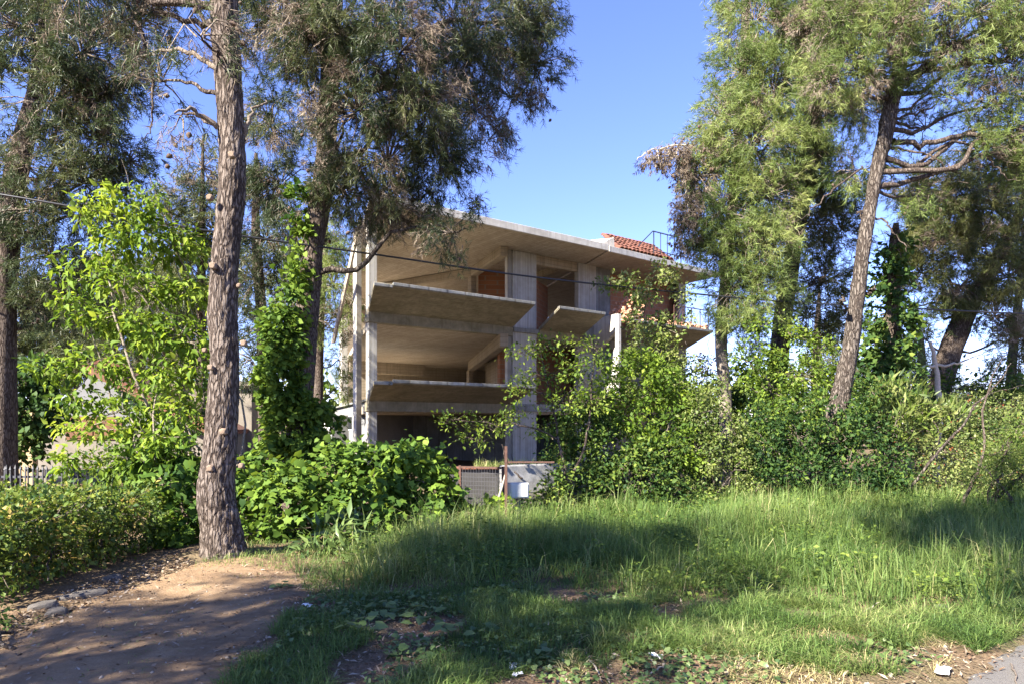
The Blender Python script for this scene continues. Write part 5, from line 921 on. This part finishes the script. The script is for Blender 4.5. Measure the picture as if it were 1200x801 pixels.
p = scatter(TALL, 34000); p = cull(p, 1.3, 21.7, .02); n = len(p); pos = np.column_stack([p, H(p[:, 0], p[:, 1]) + rng.uniform(.04, 1, n)*(.30+.25*patch_noise(p[:, 0], p[:, 1], 1.9, 2.2))]); azl = rng.uniform(0, 6.283, n); F = np.column_stack([np.cos(azl), np.sin(azl), rng.normal(-.1, .3, n)])
V, T, kx = leaf_arrays(pos, F, norm(np.column_stack([rng.normal(0, .5, (n, 2)), np.ones(n)])), .050*rng.uniform(.4, 1.4, n), 'small')
o = link('meadow_herbs', mesh_np('meadow_herbs', V, T, None, [M['leaf_mid']], tint=np.repeat(rng.random(n), kx))); o['kind'] = 'stuff'
# flattened, yellower grass on the sunny verge
MIDP = [(690, 718), (770, 702), (860, 714), (930, 698), (1010, 726), (1120, 716), (1240, 712), (1200, 742), (1140, 770), (1075, 792), (960, 790), (850, 770), (760, 760), (700, 800)]
p = scatter(MIDP, 30000); p = cull(p, 2.6, 5.1, -.22)
tag(grass_obj('verge_grass', p, rng.uniform(.08, .26, len(p)), .006*rng.uniform(.6, 1.3, len(p)), rng.beta(3, 1.6, len(p))*1.6, .55+.35*patch_noise(p[:, 0], p[:, 1], 1.7, 8.8)+rng.normal(0, .15, len(p)), rng, M['grass']), kind='stuff')
p = scatter([(640, 735), (760, 725), (1010, 735), (1130, 760), (1090, 800), (960, 812), (780, 812), (660, 790)], 5000); p = cull(p, 2.2, 2.9, -.05)
tag(grass_obj('dry_grass', p, rng.uniform(.05, .2, len(p)), .005*rng.uniform(.6, 1.3, len(p)), rng.uniform(1.0, 1.75, len(p)), rng.uniform(0, 1, len(p)), rng, M['dry']), kind='stuff')
# short weedy grass in the foreground and along the path
LOW = [(250, 812), (300, 765), (335, 722), (372, 690), (470, 695), (560, 688), (700, 700), (720, 760), (700, 812), (560, 830), (380, 835)]
p = scatter(LOW, 30000); p = cull(p, 1.5, 6.2, -.10); nn = patch_noise(p[:, 0], p[:, 1], 1.2, 4.9)
tag(grass_obj('weedy_grass', p, (.11+.08*nn)*rng.uniform(.5, 1.5, len(p)), .0055*rng.uniform(.6, 1.3, len(p)), rng.beta(2.4, 1.6, len(p))*1.5, .35+.3*nn+rng.normal(0, .15, len(p)), rng, M['grass']), kind='stuff')
p = scatter([(200, 690), (290, 655), (372, 655), (390, 690), (330, 760), (200, 812), (-60, 812), (0, 770), (90, 715)], 2600); p = cull(p, 2.4, 1.6, .22)
tag(grass_obj('sparse_grass', p, rng.uniform(.03, .1, len(p)), .005*rng.uniform(.6, 1.3, len(p)), rng.uniform(.6, 1.6, len(p)), .5+rng.normal(0, .2, len(p)), rng, M['grass']), kind='stuff')
p = scatter([(225, 672), (300, 640), (380, 640), (400, 668), (330, 672)], 1800)
tag(grass_obj('grass_tuft', p, rng.uniform(.04, .16, len(p)), .006*rng.uniform(.6, 1.3, len(p)), rng.uniform(.4, 1.4, len(p)), .6+rng.normal(0, .2, len(p)), rng, M['grass']), kind='stuff')
p = np.column_stack([rng.uniform(-.75, .6, 700), 13.3+rng.uniform(-.05, .3, 700)]); pos3 = np.column_stack([p, np.full(len(p), .76)])
V, T, ti = blades(pos3, rng.uniform(.06, .34, len(p))*rng.uniform(.5, 1, len(p)), .009*np.ones(len(p)), rng.uniform(.2, 1.1, len(p)), rng, np.clip(rng.normal(.75, .2, len(p)), 0, 1))
o = link('wall_weeds', mesh_np('wall_weeds', V, T, None, [M['grass']], tint=ti)); o['kind'] = 'stuff'
p = scatter([(30, 640), (200, 540), (420, 545), (560, 540), (900, 540), (1600, 545), (1500, 590), (640, 600), (360, 650)], 22000) if False else np.column_stack([rng.uniform(-16, 18, 9000), rng.uniform(10.5, 24, 9000)])
tag(grass_obj('yard_grass', p, rng.uniform(.1, .35, len(p)), .016*rng.uniform(.7, 1.3, len(p)), rng.uniform(.3, 1.2, len(p)), .45+rng.normal(0, .2, len(p)), rng, M['grass']), kind='stuff')
# seed stalks and a few yellow flower heads above the grass
p = scatter(TALL, 420); h_ = rng.uniform(.35, .62, len(p))
tag(grass_obj('seed_stalks', p, h_, .003*np.maximum(1, p[:, 1]/7), rng.uniform(.2, .9, len(p)), rng.uniform(.2, 1, len(p)), rng, M['dry']), kind='stuff')
# ground cover: small round weed leaves, and dead leaves
def cover(name, polys, n, size, mat, kind, up, lift, thr=None, seed=1.0):
    p = scatter(polys, n)
    if thr is not None: p = cull(p, 1.4, seed, thr)
    n = len(p); pos = np.column_stack([p, H(p[:, 0], p[:, 1]) + rng.uniform(.008, lift, n)])
    az = rng.uniform(0, 6.283, n); F = np.column_stack([np.cos(az), np.sin(az), rng.normal(0, .45, n)]); N = norm(np.column_stack([rng.normal(0, up, n), rng.normal(0, up, n), np.ones(n)]))
    V, T, kx = leaf_arrays(pos, F, N, size*rng.uniform(.4, 1.4, n), kind)
    o = link(name, mesh_np(name, V, T, None, [mat], tint=np.repeat(rng.random(n), kx))); o['kind'] = 'stuff'
cover('ground_cover', [(300, 800), (360, 700), (560, 690), (780, 705), (1010, 735), (1100, 780), (900, 812), (420, 822)], 9000, .035, M['weed'], 'heart', .45, .07, -.05, 3.7)
cover('dead_leaves', [(-80, 830), (0, 730), (220, 668), (380, 668), (560, 695), (780, 705), (1100, 740), (1180, 770), (1000, 860), (300, 900)], 4200, .032, M['litter'], 'oval', .5, .018)
cover('fallen_needles', [(-80, 830), (0, 730), (220, 668), (380, 668), (560, 695), (780, 705), (1100, 740), (1220, 770), (1000, 860), (300, 900)], 9000, .06, M['litter'], 'lance', .3, .014)
cover('hedge_litter', [(-40, 745), (100, 690), (200, 655), (230, 668), (120, 715), (0, 770)], 1200, .04, M['litter'], 'oval', .5, .02)
# loose pebbles on the path
bm_ = bmesh.new(); bmesh.ops.create_icosphere(bm_, subdivisions=1, radius=1); pv = np.array([v.co[:] for v in bm_.verts]); pf = np.array([[v.index for v in f.verts] for f in bm_.faces]); bm_.free()
p = np.concatenate([scatter([(-60, 812), (0, 770), (120, 705), (230, 670), (370, 670), (340, 720), (262, 812)], 420), scatter([(560, 700), (800, 720), (1180, 770), (1000, 830), (560, 830)], 260)]); n = len(p)
sc3 = rng.uniform(.4, 1.3, (n, 1, 3))*(.005+.016*rng.random((n, 1, 1))**3); V = pv[None]*(1+rng.normal(0, .12, (n, len(pv), 1)))*sc3; V = V + np.column_stack([p, H(p[:, 0], p[:, 1])+.012])[:, None, :]
o = link('pebbles', mesh_np('pebbles', V.reshape(-1, 3), (pf[None]+(np.arange(n)*len(pv))[:, None, None]).reshape(-1, 3), None, [M['pebble']])); o['kind'] = 'stuff'
# broad-leaved weeds in the foreground, leaf by leaf
leafm = []
for q in range(4):
    V, T, kx = leaf_arrays(np.zeros((1, 3)), np.array([[1.0, 0, 0]]), np.array([[0, 0, 1.0]]), np.array([1.0]), 'heart'); leafm.append(mesh_np('leaf', V, T, None, [M['weed']], tint=np.full(kx, .25+.18*q)))
from mathutils import Matrix
WEEDS = [(500, 728, .10, 'broad leaved weed clump at the left of the bare patch', 13), (530, 748, .09, 'pale blue green weed nearest the middle of the bare patch', 8), (450, 722, .10, 'broad dark weed between the path and the tall grass', 12), (690, 742, .06, 'small weed on the reddish bare earth, right of the middle', 8), (610, 698, .08, 'blue green weed at the front edge of the tall grass', 9), (740, 775, .06, 'small weed beside the dry grass at the front', 9), (480, 775, .08, 'flat weed near the bottom edge, left of the bare patch', 10), (630, 770, .07, 'single weed sprouting beside the paper scraps', 6), (560, 740, .08, 'weed with rounded leaves on the bare earth edge', 8), (420, 748, .09, 'leafy weed close to the edge of the dirt path', 10), (985, 690, .10, 'tall weed standing in the sunlit grass at the right', 9), (330, 690, .06, 'small rosette weed on the dirt mound by the path', 9)]
for x, y, s0, lab, n in WEEDS:
    g2 = G(x, y); b0 = (g2[0], g2[1], hz(*g2)); rw = empty('weed', b0, lab, 'weed', 'weeds in the foreground'); hgt = s0*1.6
    for q in range(n):
        az = q*2.4+rng.uniform(-.3, .3); rad = s0*rng.uniform(.3, 1.5); z = hgt*rng.uniform(.25, 1.0)*(1.1-.3*rad/s0); 
        F = np.array([math.cos(az), math.sin(az), rng.normal(-.1, .25)]); F /= np.linalg.norm(F); N = np.array([rng.normal(0, .3), rng.normal(-.2, .3), 1.0]); N -= F*(N@F); N /= np.linalg.norm(N); Sx = np.cross(N, F); s = s0*rng.uniform(.65, 1.2)
        o = link('leaf', leafm[int(rng.integers(4))], rw); px_ = (math.cos(az)*rad, math.sin(az)*rad, max(z, .02))
        o.matrix_local = Matrix(((F[0]*s, Sx[0]*s, N[0]*s, px_[0]), (F[1]*s, Sx[1]*s, N[1]*s, px_[1]), (F[2]*s, Sx[2]*s, N[2]*s, px_[2]), (0, 0, 0, 1)))
        if q < 5: tube_obj('stalk', [(0, 0, -.01, .004), (px_[0]*.4, px_[1]*.4, px_[2]*.7, .003), (*px_, .002)], M['weed'], rw, (0, 0, 0), 4, 5)
# stones along the foot of the hedge
for x, y, sx_, sy_, sz_, rz, lab in [(66, 722, .10, .07, .055, .4, 'rounded grey stone nearest the camera at the foot of the hedge'), (98, 703, .24, .07, .05, .62, 'long flat grey stone lying against the hedge foot'), (50, 716, .13, .08, .06, .3, 'brownish stone half hidden behind the rounded grey stone'), (131, 683, .11, .07, .05, .5, 'small stone beyond the long flat stone under the hedge'), (1103, 712, .07, .05, .035, .2, 'pale stone at the edge of the road by the grass')]:
    g2 = G(x, y); o = link('stone', rock_mesh(int(x), 3, .22)); o.location = (g2[0], g2[1], hz(*g2)+sz_*.15); o.scale = (sx_, sy_, sz_); o.rotation_euler = (.1, -.08, rz); tag(o, lab, 'stone', 'stones along the verge')
# fallen sticks and paper scraps
for x0, y0, x1, y1, r, lab in [(690, 770, 706, 794, .006, 'thin pale stick lying on the bare earth'), (1185, 780, 1192, 806, .008, 'stick lying on the verge at the edge of the road'), (230, 722, 258, 716, .007, 'short dark stick on the dirt path'), (1005, 722, 1040, 700, .006, 'dry stalk leaning across the sunlit grass'), (395, 742, 440, 735, .010, 'dark twig beside the weeds at the path edge'), (760, 788, 785, 780, .006, 'thin stick in the dry grass at the front')]:
    a = G(x0, y0); b = G(x1, y1); a3 = np.array([*a, hz(*a)+.014]); b3 = np.array([*b, hz(*b)+.016]); m3 = (a3+b3)/2+np.array([.01, .008, .008])
    o = tube_obj('stick', [(*a3, r), (*m3, r*.9), (*b3, r*.4)], M['dead_wood'] if 'pale' in lab or 'dry' in lab or 'thin' in lab else M['twig'], None, a3, 6, 10, .004, int(x0)); o.location = a3; tag(o, lab, 'stick', 'fallen sticks')
for x, y, s, lab in [(601, 779, .05, 'crumpled white paper scrap on the bare earth'), (606, 789, .035, 'torn white paper strip below the crumpled scrap'), (643, 735, .05, 'flat pale scrap near the front of the tall grass'), (362, 711, .07, 'pale scrap on the grass edge beside the path'), (768, 772, .045, 'white scrap beside the dry grass'), (1105, 790, .09, 'pale flattened scrap on the road edge')]:
    g2 = G(x, y); g_ = Geo(); pr = np.random.default_rng(int(x)); n = 5; zz = pr.uniform(.006, .03, (n, n)); vv = [((i/(n-1)-.5)*s*2+pr.normal(0, s*.05), (j/(n-1)-.5)*s*.9+pr.normal(0, s*.05), zz[i, j]) for i in range(n) for j in range(n)]
    g_.add(vv, [(i*n+j, (i+1)*n+j, (i+1)*n+j+1, i*n+j+1) for i in range(n-1) for j in range(n-1)]); o = g_.build('paper_scrap', M['paper']); o.location = (g2[0], g2[1], hz(*g2)+.01); o.rotation_euler = (0, 0, pr.uniform(0, 6)); so_ = o.modifiers.new('thick', 'SOLIDIFY'); so_.thickness = .0015; tag(o, lab, 'paper scrap', 'scraps of paper')
